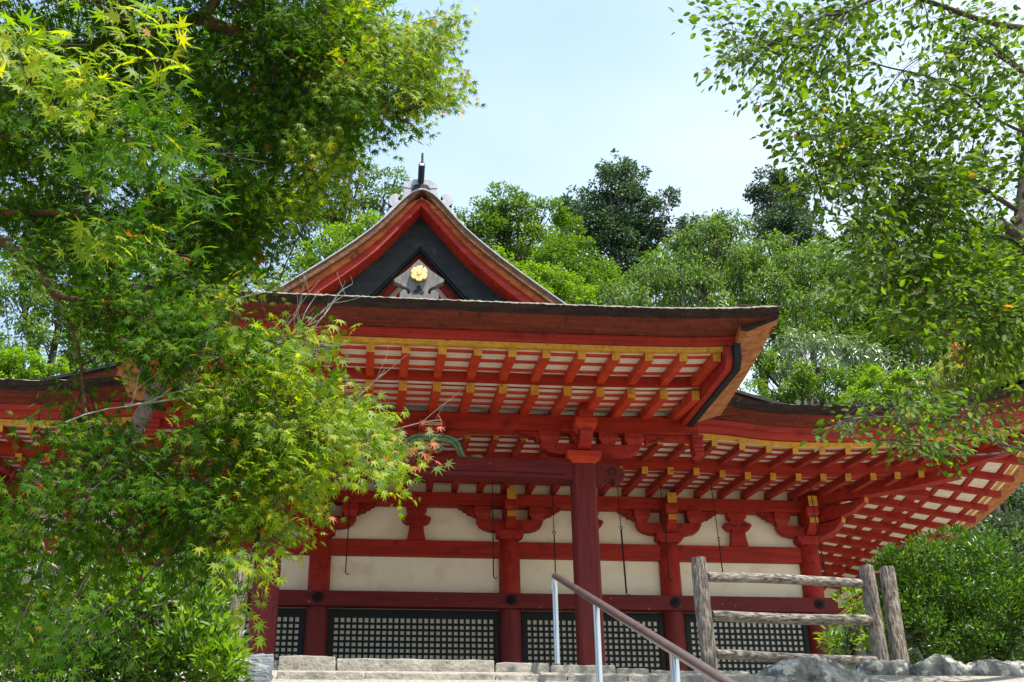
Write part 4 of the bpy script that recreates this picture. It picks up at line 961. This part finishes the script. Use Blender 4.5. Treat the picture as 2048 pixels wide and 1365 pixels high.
# lower left masses
B(120, 880, 150, 60, 5.3, 240, .08); B(300, 860, 150, 60, 5.3, 420, .08); B(250, 960, 150, 50, 5.2, 420, .08); B(330, 1020, 130, 50, 5.1, 380, .08); B(60, 960, 80, 60, 5.3, 130, .08)
B(130, 1060, 150, 60, 5.2, 430, .08); B(280, 1100, 130, 60, 5.1, 380, .08); B(60, 1180, 90, 70, 5.0, 260, .08); B(130, 1280, 110, 70, 4.9, 170, .08); B(400, 1110, 80, 50, 5.0, 220, .078)
T = MB(); base = Vector((-3.6, 5.6, 1.9))
MPTS = [v[:] for v in limb(T, base, (-3.3, 5.5, 4.6), .17, .13, .03, n=10)]
fork = Vector((-3.3, 5.5, 4.6))
for (a, b_, r0_, r1_) in ((fork, at(-120, 300, 5.6), .10, .05), (at(-120, 300, 5.6), at(120, 100, 5.9), .04, .03), (at(120, 100, 5.9), at(400, 38, 5.4), .03, .03), (at(380, 30, 5.4), at(470, -60, 5.4), .035, .02), (at(395, 38, 5.4), at(560, 100, 5.4), .04, .022), (at(560, 100, 5.4), at(700, 200, 5.2), .02, .006),
        (at(480, 10, 5.4), at(720, 90, 5.2), .014, .005), (at(120, 100, 5.5), at(280, 70, 5.4), .05, .025), (fork, at(-100, 420, 5.5), .08, .06), (at(-60, 310, 5.5), at(90, 262, 5.4), .03, .014), (at(90, 262, 5.4), at(420, 330, 5.3), .014, .005),
        (at(-40, 500, 5.3), at(110, 590, 5.3), .028, .02), (at(110, 590, 5.3), at(340, 640, 5.2), .018, .010), (at(170, 540, 5.3), at(430, 670, 5.1), .014, .005), (at(340, 640, 5.2), at(540, 760, 5.0), .009, .004),
        (at(-40, 690, 5.3), at(200, 920, 5.1), .010, .007), (at(200, 920, 5.1), at(470, 1080, 4.9), .010, .004), (at(500, 745, 5.0), at(330, 920, 5.1), .005, .008), (at(250, 890, 5.0), at(480, 880, 4.9), .008, .004), (at(480, 880, 4.9), at(560, 720, 4.9), .006, .003),
        (at(400, 850, 5.0), at(740, 870, 4.7), .007, .003), (at(560, 720, 4.9), at(690, 690, 4.6), .005, .002), (at(200, 1000, 5.1), at(520, 1060, 4.8), .008, .003), (at(560, 560, 5.6), at(300, 500, 5.5), .004, .009),
        (at(600, 110, 5.3), at(850, 110, 5.1), .012, .004), (at(640, 150, 5.4), at(790, 230, 5.2), .009, .003), (at(-30, 350, 5.4), at(500, 480, 5.6), .02, .004)):
    k_ = min(MPTS, key=lambda q: (Vector(q)-a).length)
    if (Vector(k_)-a).length < .6: a = Vector(k_)
    MPTS += [v[:] for v in limb(T, a, b_, r0_, r1_, .045, 9, n=7)]
MPTS = np.array(MPTS)
o = T.build('trunk', TRKR, maple, recalc=False); o.location = -Vector(maple.location)

for q_ in mb_: sprays(ML, MT, q_, ST, mult=1.0 if q_[4] < 4 else (1.3 if (q_[1] > 690 and q_[0] < 450) else 1.5 if (q_[1] > 820 and q_[0] > 690) else 2.3), pts=MPTS, LT=MT if q_[4] > 4 else None)
for _ in range(950):  # unseen canopy overhead, placed to cast shade on the middle of the maple
    cx, cy = random.uniform(-6.5, -.9), random.uniform(3.0, 6.3); cz = 7.9+.9*math.sin(cx*1.1+cy)+random.uniform(-.5, .7)
    if cz < 1.6+1.02*cy: cz = 1.7+1.02*cy+random.uniform(0, .5)
    if cx > -1.9 and cy < 4.6: continue
    N_ = 10; ps = np.array([[cx, cy, cz]])+RNG.normal(size=(N_, 3))*np.array([.16, .16, .06])
    ML.add(ST, ps, RNG.normal(size=(N_, 3))*np.array([1, 1, .3]), np.array([[0, 0, 1.]])+RNG.normal(size=(N_, 3))*.3, RNG.uniform(.06, .09, N_), 0)
ML.build('crown', [L_MAP, L_MAPY, L_MAPR], maple)
tk = MT.build('twigs', TRK, maple, recalc=False); tk.location = -Vector(maple.location)
# bare pale twigs
T = MB()
def twig(a, b_, r, depth):
    pts = limb(T, a, b_, r, r*.45, .06, 5, n=4)
    if depth:
        for k in range(random.randint(3, 4)):
            i = random.randint(1, 5); p = pts[i]; d = (Vector(b_)-Vector(a)); q_ = Vector((random.gauss(0, .5), random.gauss(0, .3), random.gauss(.15, .4)))*d.length
            twig(p, p+d*random.uniform(.25, .5)+q_*.45, r*.5, depth-1)
for a, b_, r, dp in (((500, 800), (640, 640), .006, 2), ((520, 790), (600, 660), .005, 1), ((560, 700), (690, 590), .004, 1), ((540, 720), (640, 560), .003, 1), ((250, 810), (470, 800), .005, 2), ((120, 850), (330, 790), .004, 2), ((60, 940), (180, 985), .004, 1), ((265, 905), (330, 960), .004, 1), ((470, 600), (560, 580), .003, 1), ((640, 900), (880, 840), .003, 1), ((680, 820), (770, 740), .003, 1)):
    twig(at(*a, 5.0), at(*b_, 4.9), r, dp)
o = T.build('bare_twigs', TRKW, maple, recalc=False); o.location = -Vector(maple.location)

# --- the cherry at the right
cher = empty('cherry_tree', 'tree with small oval leaves and dark limbs hanging into the right side of the view', 'cherry tree', (6.3, 8.4, 3.2))
CL = Leaves(); CT = MB(); OV = oval(.27)
cb = []
def Cb(px, py, rx, ry, Y, n_, sz=.145, mi=0): cb.append((px, py, rx, ry, Y, n_, sz, mi))
Cb(1560, 60, 110, 60, 7.4, 300); Cb(1500, 90, 90, 40, 7.2, 120); Cb(1430, 125, 35, 22, 7.1, 34); Cb(1440, 50, 40, 25, 7.1, 30); Cb(1540, 140, 80, 40, 7.2, 180); Cb(1520, 185, 30, 22, 7.1, 44); Cb(1530, 15, 60, 25, 7.4, 70)
Cb(1680, 40, 90, 50, 7.5, 260); Cb(1660, 130, 90, 50, 7.4, 240); Cb(1620, 200, 70, 50, 7.3, 180); Cb(1700, 230, 110, 50, 7.3, 340); Cb(1650, 290, 80, 40, 7.2, 220); Cb(1760, 270, 110, 60, 7.4, 420)
Cb(1620, 330, 40, 30, 7.1, 60); Cb(1700, 330, 80, 40, 7.2, 250); Cb(1640, 375, 55, 22, 7.0, 80); Cb(1720, 385, 40, 22, 7.1, 40); Cb(1640, 410, 25, 16, 7.0, 30); Cb(1590, 370, 20, 10, 7.0, 14)
Cb(1800, 50, 90, 50, 7.6, 220); Cb(1930, 60, 110, 70, 7.8, 420); Cb(1960, 160, 90, 70, 7.8, 420); Cb(1880, 210, 80, 50, 7.5, 280); Cb(1980, 280, 80, 80, 7.6, 460); Cb(1870, 300, 100, 60, 7.4, 420)
Cb(1830, 370, 100, 50, 7.4, 300); Cb(1960, 400, 100, 70, 7.6, 500); Cb(1830, 440, 90, 40, 7.3, 230); Cb(1900, 480, 110, 60, 7.5, 520); Cb(1740, 470, 70, 25, 7.2, 80); Cb(1800, 510, 90, 40, 7.3, 260); Cb(2010, 520, 60, 80, 7.6, 380)
Cb(1750, 570, 60, 40, 7.2, 100); Cb(1860, 580, 110, 50, 7.4, 420); Cb(1980, 620, 90, 70, 7.5, 480); Cb(1840, 650, 80, 35, 7.2, 150); Cb(1950, 710, 80, 40, 7.3, 200); Cb(1820, 600, 60, 40, 7.3, 120); Cb(2020, 730, 40, 30, 7.3, 60)
Cb(1740, 815, 50, 30, 6.2, 60, .10); Cb(1680, 845, 30, 14, 6.1, 24, .10); Cb(1790, 830, 70, 35, 6.3, 130, .10); Cb(1850, 860, 80, 30, 6.4, 170, .10); Cb(1870, 800, 70, 25, 6.5, 100, .10); Cb(1950, 850, 80, 30, 6.6, 110, .10); Cb(1925, 900, 35, 14, 6.2, 24, .10); Cb(2030, 830, 30, 40, 6.8, 60, .10); Cb(1840, 895, 40, 10, 6.2, 24, .10); Cb(1960, 770, 40, 20, 6.8, 20, .10)
Cb(1715, 870, 40, 12, 6.1, 22, .10)
T = MB(); base = Vector((6.3, 8.4, 3.2)); fork = Vector((6.05, 8.3, 6.2))
CPTS = [v[:] for v in limb(T, base, fork, .17, .14, .02, n=10)]
for (a, b_, r0_, r1_) in ((fork, at(2035, 480, 7.9), .10, .08), (at(2045, 480, 7.9), at(2085, 60, 8.0), .06, .045), (at(2060, 60, 8.0), at(1800, -15, 7.6), .03, .02), (at(1800, -15, 7.6), at(1650, 30, 7.4), .018, .012), (at(1650, 30, 7.4), at(1480, 110, 7.2), .010, .004),
        (at(1735, 15, 7.5), at(1625, 110, 7.3), .009, .004), (at(1690, 20, 7.5), at(1560, 150, 7.2), .008, .003), (at(2040, 170, 7.9), at(1900, 60, 7.7), .02, .008), (at(1870, 158, 7.5), at(1745, 125, 7.3), .009, .006), (at(1745, 125, 7.3), at(1600, 160, 7.2), .006, .003), (at(1980, 240, 7.8), at(1870, 158, 7.5), .014, .009),
        (at(2045, 150, 7.9), at(1960, 70, 7.8), .028, .014), (at(2050, 400, 7.9), at(1870, 335, 7.5), .022, .014), (at(1870, 335, 7.5), at(1700, 250, 7.3), .012, .006), (at(1870, 335, 7.5), at(1700, 300, 7.2), .008, .004), (at(2040, 520, 7.9), at(1800, 400, 7.4), .016, .007), (at(1740, 290, 7.3), at(1640, 370, 7.1), .006, .003),
        (at(2050, 640, 7.8), at(1780, 570, 7.3), .016, .005), (at(2050, 740, 7.8), at(1850, 660, 7.3), .014, .004), (at(2060, 900, 7.4), at(1900, 840, 6.6), .014, .007), (at(1900, 840, 6.6), at(1680, 840, 6.1), .007, .0025), (at(2060, 880, 7.2), at(1760, 880, 6.2), .010, .003),
        (fork, at(2050, 640, 7.8), .06, .04), (at(2035, 480, 7.9), at(2000, 440, 7.7), .06, .03)):
    k_ = min(CPTS, key=lambda q: (Vector(q)-a).length)
    if (Vector(k_)-a).length < .6: a = Vector(k_)
    CPTS += [v[:] for v in limb(T, a, b_, r0_, r1_, .04, 8, n=7)]
CPTS = np.array(CPTS)
shade_boughs(CL, OV, 160, 3.4, 8, 0, 6, 3.6, 9, .16, lambda x, y, z: x > .72*y+1.6)  # unseen leaf clumps beyond the right edge, added for shade
o = T.build('trunk', TRK, cher, recalc=False); o.location = -Vector(cher.location)

for q_ in cb: sprays(CL, CT, q_, OV, drift=(-.5, -.1, -.25), per=9, face=.5, ysp=.7, mult=1.5 if q_[1] > 420 else 1.2, tw=.9, spread=1.0, pts=CPTS, LT=CT, clip=1.1)
CL.build('crown', [L_CHE], cher); o = CT.build('twigs', TRK, cher, recalc=False); o.location = -Vector(cher.location)
# --- clumped crowns (background trees and bushes)
def crown(L, blobs, tpl, size, dens, mi=0, clump=.34, droop=.3, fill=.6, ysq=.8, up=.8, inner=True):
    """blobs: (px,py,rpx,Y). Leaves gathered in clumps spread over and through each blob"""
    cs = []
    for (px, py, rp, Y) in blobs:
        c = at(px, py, Y); R = rp*(c-EYE).length/F; cs.append((c, R))
        rc = R*clump; ncl = int(3.6/(clump*clump)*fill)
        per = int(dens*1.5*rc*rc*PI/(size*size*.22)); 
        for _ in range(ncl):
            v = RNG.normal(size=3); v /= np.linalg.norm(v); rr = R*(RNG.uniform(.35, 1) if inner else RNG.uniform(.75, 1))**.5
            rcc = rc*RNG.uniform(.6, 1.25)
            rr = min(rr, R)
            cc = np3(c)+v*rr*np.array([1, .9, ysq])
            nn_ = max(4, int(per*RNG.uniform(.6, 1.2)*(rcc/rc)**2))
            w = RNG.normal(size=(nn_, 3)); w = norm(w)*(RNG.random((nn_, 1))**.4)*rcc*np.array([1.1, 1.1, .75])
            pos = cc+w; outw = norm(w)*.7+v*.4
            d = outw+RNG.normal(size=(nn_, 3))*.45+np.array([0, 0, -droop]); nr = np.array([0, 0, up])+outw*.55+RNG.normal(size=(nn_, 3))*.4
            L.add(tpl, pos, d, nr, size*RNG.uniform(.65, 1.2, nn_), mi)
    return cs
def bgtree(name, label, cat, blobs, tpl, lm, size, dens=1.0, bark=TRK, trunk_r=.22, group='trees on the hill behind the hall', limbs=True, leanx=0, extra=None, trunk_to=None, **kw):
    c0 = at(*[sum(b_[k] for b_ in blobs)/len(blobs) for k in (0, 1)], sum(b_[3] for b_ in blobs)/len(blobs))
    bx, by = c0.x+leanx, c0.y+.3; bz = ground_z(bx, by)-.8
    size *= .70
    t = empty(name, label, cat, (bx, by, bz), group); L = Leaves(); cs = crown(L, blobs, tpl, size, dens, **kw)
    if extra:
        for bl2, mi2 in extra: crown(L, bl2, tpl, size, dens, mi=mi2, **kw)
    L.build('crown', lm if isinstance(lm, list) else [lm], t)
    T = MB(); low = min(c.z-R for c, R in cs); top = Vector((c0.x, c0.y, c0.z))
    if trunk_to: top = at(*trunk_to)
    st = Vector((bx, by, bz)); limb(T, st, top, trunk_r, trunk_r*.35, .015, 10, n=8)
    if limbs:
        for c, R in cs:
            s0 = st.lerp(top, random.uniform(.55, .85)); p = limb(T, s0, c, trunk_r*.35, trunk_r*.12, .06, 6, n=5)
            for k in range(5):
                v = Vector(RNG.normal(size=3)).normalized(); limb(T, p[random.randint(2, 5)], c+v*R*.85, trunk_r*.13, trunk_r*.03, .07, 4, n=4)
    o = T.build('trunk', bark, t, recalc=False); o.location = -Vector(t.location); return t
Q = quad(.26); QN = oval(.13, .03); QC = quad(.34)
# conifers on the skyline
bgtree('cedar_tree', 'tall cedar with bare pale limbs showing, highest tree on the skyline', 'cedar tree',
    [(1235, 325, 30, 46), (1215, 365, 34, 46), (1265, 365, 36, 46), (1205, 410, 40, 46.5), (1255, 420, 50, 46), (1300, 430, 44, 46), (1330, 400, 26, 46), (1345, 388, 14, 45.6), (1225, 470, 50, 46), (1285, 480, 46, 46.5), (1330, 455, 26, 46), (1240, 530, 40, 46), (1210, 560, 34, 46.5), (1275, 545, 30, 46), (1180, 500, 30, 46), (1240, 600, 44, 46), (1200, 440, 56, 46.5), (1280, 450, 56, 46.5), (1235, 380, 44, 46.3), (1240, 500, 60, 46.5)],
    QC, L_CED, .22, .85, bark=CEDT, trunk_r=.17, clump=.38, ysq=.9, trunk_to=(1222, 330, 46))
bgtree('cedar_tree', 'dark cedar crown rising between the broadleaf tree and the tallest cedar', 'cedar tree', [(1150, 400, 28, 48), (1130, 430, 34, 48), (1175, 430, 34, 48), (1150, 470, 44, 48), (1190, 470, 30, 48)], QC, L_CED, .22, .9, bark=CEDT, clump=.38)
bgtree('pine_tree', 'dark round-topped evergreen standing alone against the sky right of centre', 'evergreen tree', [(1540, 365, 34, 50), (1520, 390, 30, 50), (1570, 370, 34, 50), (1600, 385, 26, 50), (1545, 405, 44, 50), (1590, 420, 34, 50), (1620, 440, 30, 50), (1515, 440, 22, 50)], QC, L_DARK, .22, .95, clump=.36, bark=CEDT)
bgtree('fir_tree', 'dense conical green conifer in front of the dark round-topped evergreen', 'conifer', [(1570, 430, 34, 44), (1545, 455, 40, 44), (1600, 455, 38, 44), (1570, 480, 60, 44), (1625, 485, 34, 44)], QC, L_CED, .17, 1.2, clump=.28, droop=.6)
bgtree('pine_tree', 'small dark evergreen top showing through the cherry leaves far right', 'evergreen tree', [(1715, 455, 28, 50), (1690, 475, 26, 50), (1740, 480, 34, 50), (1800, 420, 30, 52), (1790, 470, 50, 52)], QC, L_DARK, .22, .9, clump=.38)
bgtree('pine_tree', 'low dark evergreen clump on the skyline between the tall cedar and the narrow-leaved trees', 'evergreen tree', [(1390, 450, 30, 50), (1430, 455, 34, 50), (1360, 470, 34, 50), (1400, 490, 50, 50)], QC, L_DARK, .20, 1.0, clump=.36)
# broadleaf trees right of the gable
bgtree('broadleaf_tree', 'mid green broadleaf tree just right of the gable ridge ornament', 'broadleaf tree', [(1000, 405, 44, 36), (960, 440, 50, 36), (1040, 430, 50, 36), (990, 480, 60, 36), (930, 470, 40, 36), (1090, 430, 42, 36.5), (1050, 490, 60, 36)], Q, L_BROAD, .17, 1.0, clump=.26)
bgtree('broadleaf_tree', 'darker leafy tree filling the gap below the skyline cedar', 'broadleaf tree', [(1120, 470, 50, 37), (1150, 520, 56, 36), (1100, 530, 60, 35.5), (1185, 560, 40, 36), (1140, 580, 60, 35)], Q, L_BROAD, .17, 1.0, clump=.28)
bgtree('young_maple', 'light yellow-green tree directly beside the right slope of the gable', 'broadleaf tree', [(1040, 555, 44, 29), (1080, 580, 44, 29), (1110, 560, 40, 29), (1000, 520, 34, 29), (1150, 595, 44, 29), (1060, 600, 40, 28)], Q, L_LIGHT, .12, 1.1, clump=.26)
# narrow-leaved trees with dark branches
for i, (bl, lab) in enumerate((([(1400, 490, 60, 31), (1340, 540, 60, 31), (1430, 460, 40, 31), (1470, 450, 36, 31), (1440, 530, 80, 31), (1380, 590, 80, 30.5), (1300, 580, 60, 31), (1250, 600, 50, 30), (1220, 590, 36, 29)], 'feathery tree with drooping narrow leaves and dark twigs above the right half of the eave'),
        ([(1550, 510, 56, 31), (1500, 560, 60, 31), (1590, 540, 56, 31), (1540, 590, 70, 30.5), (1600, 620, 70, 30)], 'feathery narrow-leaved tree behind the upper eave corner'),
        ([(1680, 520, 60, 31), (1730, 510, 46, 31), (1660, 580, 70, 31), (1750, 570, 70, 31), (1800, 540, 60, 31), (1690, 640, 70, 30.5), (1790, 640, 80, 30.5), (1850, 600, 70, 31)], 'feathery narrow-leaved tree behind the left fringe of the cherry'))):
    bgtree('walnut_tree', lab, 'broadleaf tree', bl, QN, [L_COMP, L_LIGHT], .24, 1.15, clump=.24, droop=.9, trunk_r=.2, up=.5)
bgtree('silvery_tree', 'spreading tree with silvery pale leaves right of the upper eave corner', 'broadleaf tree', [(1600, 690, 50, 28), (1660, 690, 50, 28), (1720, 705, 50, 28), (1780, 730, 44, 28), (1570, 720, 44, 28), (1820, 760, 30, 28)], QN, L_SILV, .26, 1.0, clump=.3, droop=.8, bark=TRKW, trunk_r=.16, leanx=-1.0, ysq=.5)
bgtree('broadleaf_tree', 'dark leafy tree in the shade under the silvery crown', 'broadleaf tree', [(1560, 760, 60, 27), (1640, 770, 60, 27), (1510, 720, 40, 27), (1700, 780, 60, 27), (1500, 790, 40, 26.5), (1600, 700, 80, 30), (1750, 690, 80, 30.5), (1850, 700, 80, 30)], Q, L_BROAD, .13, .9, clump=.3)
bgtree('young_maple', 'bright green low tree above the right wing eave', 'broadleaf tree', [(1760, 765, 40, 25), (1810, 780, 40, 25), (1850, 770, 36, 25), (1720, 800, 40, 25), (1790, 800, 40, 25)], Q, L_LIGHT, .10, 1.1, clump=.26)
bgtree('maple_tree', 'yellowing tree with a reddish top at the far right above the wing eave', 'maple tree', [(1930, 730, 44, 24), (1970, 750, 44, 24), (1900, 760, 40, 24), (2010, 770, 44, 24), (1940, 780, 44, 24)], Q, [L_YEL, L_MAPR], .10, 1.1, clump=.26, extra=[([(1925, 705, 24, 23.8)], 1)])
bgtree('broadleaf_tree', 'dark dense tree at the right edge behind the side eave', 'broadleaf tree', [(2020, 980, 60, 26), (2060, 900, 70, 26), (2030, 1050, 60, 26), (2000, 900, 60, 27), (2080, 1000, 70, 26), (2050, 780, 70, 27), (1980, 1080, 60, 26.5)], Q, L_BROAD, .13, 1.0, clump=.28)
bgtree('broadleaf_tree', 'tree at the far right behind the cherry crown', 'broadleaf tree', [(1900, 620, 90, 33), (1990, 580, 90, 33), (2050, 680, 90, 33), (1960, 680, 80, 32), (2060, 560, 80, 33)], Q, L_BROAD, .16, .9, clump=.3)
# trees left of the gable
bgtree('broadleaf_tree', 'tall airy tree between the maple and the gable with sky showing through', 'broadleaf tree', [(745, 400, 34, 33), (790, 360, 28, 33), (720, 350, 36, 33), (690, 300, 34, 33), (700, 270, 26, 33), (770, 400, 34, 33), (660, 400, 46, 33), (700, 440, 44, 33), (640, 460, 44, 33), (740, 450, 34, 33), (600, 430, 40, 33), (590, 500, 36, 33), (560, 400, 40, 33)], Q, L_BROAD, .15, .75, clump=.3)
bgtree('broadleaf_tree', 'lighter green tree crown touching the left slope of the gable', 'broadleaf tree', [(690, 480, 44, 30), (640, 510, 44, 30), (600, 550, 36, 30), (740, 450, 30, 30), (560, 570, 26, 30), (530, 560, 24, 30)], Q, L_LIGHT, .13, .9, clump=.28)
bgtree('broadleaf_tree', 'tree whose leaf tips show beside the top of the maple against the sky', 'broadleaf tree', [(735, 10, 36, 9.2), (760, -10, 30, 9.2), (690, -30, 60, 9.3)], Q, L_BROAD, .085, .4, clump=.3, leanx=-2.7, trunk_r=.09, group='trees beside the steps')
bgtree('broadleaf_tree', 'dark hillside tree behind the middle of the maple', 'broadleaf tree', [(420, 420, 90, 34), (330, 500, 90, 34), (450, 530, 70, 34), (250, 400, 100, 34), (480, 300, 80, 34), (400, 600, 60, 33)], Q, L_BROAD, .17, .8, clump=.3)
bgtree('broadleaf_tree', 'blue-green leafy tree at the left edge above the left wing eave', 'broadleaf tree', [(40, 590, 70, 30), (110, 640, 70, 30), (30, 680, 60, 29), (160, 700, 50, 29), (200, 620, 70, 31), (60, 480, 90, 32), (150, 520, 90, 32), (250, 680, 50, 30)], Q, L_COMP, .15, 1.0, clump=.28)
bgtree('young_maple', 'bright yellow-green tree just above the left wing eave', 'broadleaf tree', [(50, 730, 40, 24), (100, 740, 34, 24), (20, 760, 40, 24), (70, 770, 40, 24), (0, 720, 34, 24)], Q, L_LIGHT, .10, 1.15, clump=.24)
bgtree('broadleaf_tree', 'shaded tree in the hollow left of the upper eave corner', 'broadleaf tree', [(170, 760, 40, 26), (220, 720, 50, 26), (150, 790, 40, 26)], Q, L_BROAD, .12, 1.0, clump=.28)
bgtree('broadleaf_tree', 'tall tree behind the upper left part of the maple', 'broadleaf tree', [(80, 350, 110, 32), (200, 240, 110, 32), (60, 180, 110, 32), (330, 150, 110, 32), (200, 60, 110, 32), (450, 120, 90, 32)], Q, L_LIGHT, .18, .8, clump=.3)

bgtree('broadleaf_tree', 'dark mass of a tree standing behind the feathery trees', 'broadleaf tree', [(1400, 590, 100, 38), (1300, 560, 80, 38), (1520, 600, 100, 38), (1640, 600, 100, 38), (1560, 560, 60, 38), (1450, 525, 60, 40), (1505, 530, 55, 40), (1640, 535, 70, 40)], Q, L_BROAD, .2, .8, clump=.3)
bgtree('broadleaf_tree', 'deep green tree behind the far right feathery tree', 'broadleaf tree', [(1760, 620, 100, 38), (1880, 640, 110, 38), (1980, 700, 110, 38), (1720, 700, 100, 36), (1850, 540, 80, 38), (1960, 500, 80, 38)], Q, L_BROAD, .2, .8, clump=.3)
bgtree('broadleaf_tree', 'low dark tree filling the gap under the side eave at the far right', 'broadleaf tree', [(1960, 1130, 90, 20), (2060, 1120, 100, 20), (1860, 1180, 80, 20), (1900, 1075, 80, 21.5), (2080, 1000, 80, 20.5)], Q, L_DARK, .13, .9, clump=.3, trunk_r=.12)
bgtree('broadleaf_tree', 'shaded tree between the two leafy trees right of the gable', 'broadleaf tree', [(1000, 540, 90, 40), (1150, 560, 90, 40), (1080, 500, 60, 40), (1220, 600, 60, 40)], Q, L_BROAD, .2, .8, clump=.3)
# --- bushes near the steps
OB = oval(.16, .05)
t = empty('azalea_bush', 'big rounded azalea bush behind the rocks at the lower right', 'bush', at(1930, 1330, 10.6), None)
L = Leaves(); crown(L, [(1930, 1190, 125, 10.6), (1850, 1160, 90, 10.5), (2020, 1160, 110, 10.8), (1860, 1250, 110, 10.4), (1990, 1280, 110, 10.4), (1900, 1110, 60, 10.8), (1820, 1130, 50, 10.4), (1800, 1210, 60, 10.7), (2060, 1240, 110, 10.6)], OB, .058, 1.0, clump=.2, droop=-.5, fill=.75, up=.6, inner=False); L.build('leaves', [L_BUSH], t)
T = MB()
for k in range(26): limb(T, at(1930+random.uniform(-60, 90), 1345, 10.7), at(random.uniform(1790, 2060), random.uniform(1120, 1280), 10.6), .02, .005, .06, 5, n=5)
o = T.build('stems', TRK, t, recalc=False); o.location = -Vector(t.location)
t = empty('small_shrub', 'small light-leaved shrub poking between the fence rails', 'shrub', at(1690, 1320, 10.4), None)
L = Leaves(); crown(L, [(1700, 1195, 26, 10.3), (1690, 1265, 36, 10.3), (1720, 1280, 30, 10.3), (1665, 1285, 20, 10.2), (1730, 1220, 24, 10.4)], OB, .07, .34, clump=.32, droop=-.4, fill=.6); L.build('leaves', [L_LIGHT], t)
T = MB()
for k in range(9): limb(T, at(1700, 1330, 10.4), at(random.uniform(1660, 1735), random.uniform(1190, 1290), 10.3), .010, .003, .06, 5, n=4)
o = T.build('stems', TRK, t, recalc=False); o.location = -Vector(t.location)
t = empty('azalea_bush', 'loose azalea bush with bright shoots under the maple at the lower left', 'bush', at(280, 1400, 8.0), None)
L = Leaves(); crown(L, [(320, 1250, 120, 7.9), (200, 1200, 110, 8.1), (120, 1290, 120, 7.9), (400, 1290, 90, 7.7), (420, 1200, 60, 8.1), (250, 1340, 120, 7.6), (60, 1180, 100, 8.3), (330, 1140, 70, 8.3), (150, 1120, 70, 8.4), (60, 1350, 120, 7.6), (380, 1350, 90, 7.6), (180, 1370, 120, 7.4), (440, 1360, 50, 7.8), (20, 1260, 100, 8.2)], OB, .075, .62, clump=.22, droop=-.45, fill=.75, up=.6); L.build('leaves', [L_BUSH, L_LIGHT], t)
L = Leaves(); crown(L, [(330, 1240, 110, 7.6), (400, 1270, 70, 7.5), (220, 1190, 80, 7.8), (440, 1320, 40, 7.4)], OB, .08, .10, clump=.2, droop=-.8, fill=.6, inner=False, mi=0); L.build('bright_shoots', [L_LIGHT], t)
T = MB()
for k in range(34): limb(T, at(280+random.uniform(-90, 90), 1390, 8.0), at(random.uniform(60, 450), random.uniform(1130, 1320), 8), .016, .003, .06, 5, n=4)
o = T.build('stems', TRK, t, recalc=False); o.location = -Vector(t.location)
t = empty('broadleaf_shrub', 'dark green shrub beside the weathered log post left of the steps', 'shrub', at(420, 1340, 9.6), None)
L = Leaves(); crown(L, [(400, 1170, 60, 9.7), (440, 1250, 50, 9.6), (380, 1240, 50, 9.7), (430, 1140, 40, 9.8)], OB, .07, .6, clump=.28, droop=.1, fill=.7); L.build('leaves', [L_DARK], t)
T = MB()
for k in range(8): limb(T, at(420, 1340, 9.7), at(random.uniform(370, 450), random.uniform(1140, 1240), 9.7), .012, .004, .05, 5, n=4)
o = T.build('stems', TRK, t, recalc=False); o.location = -Vector(t.location)
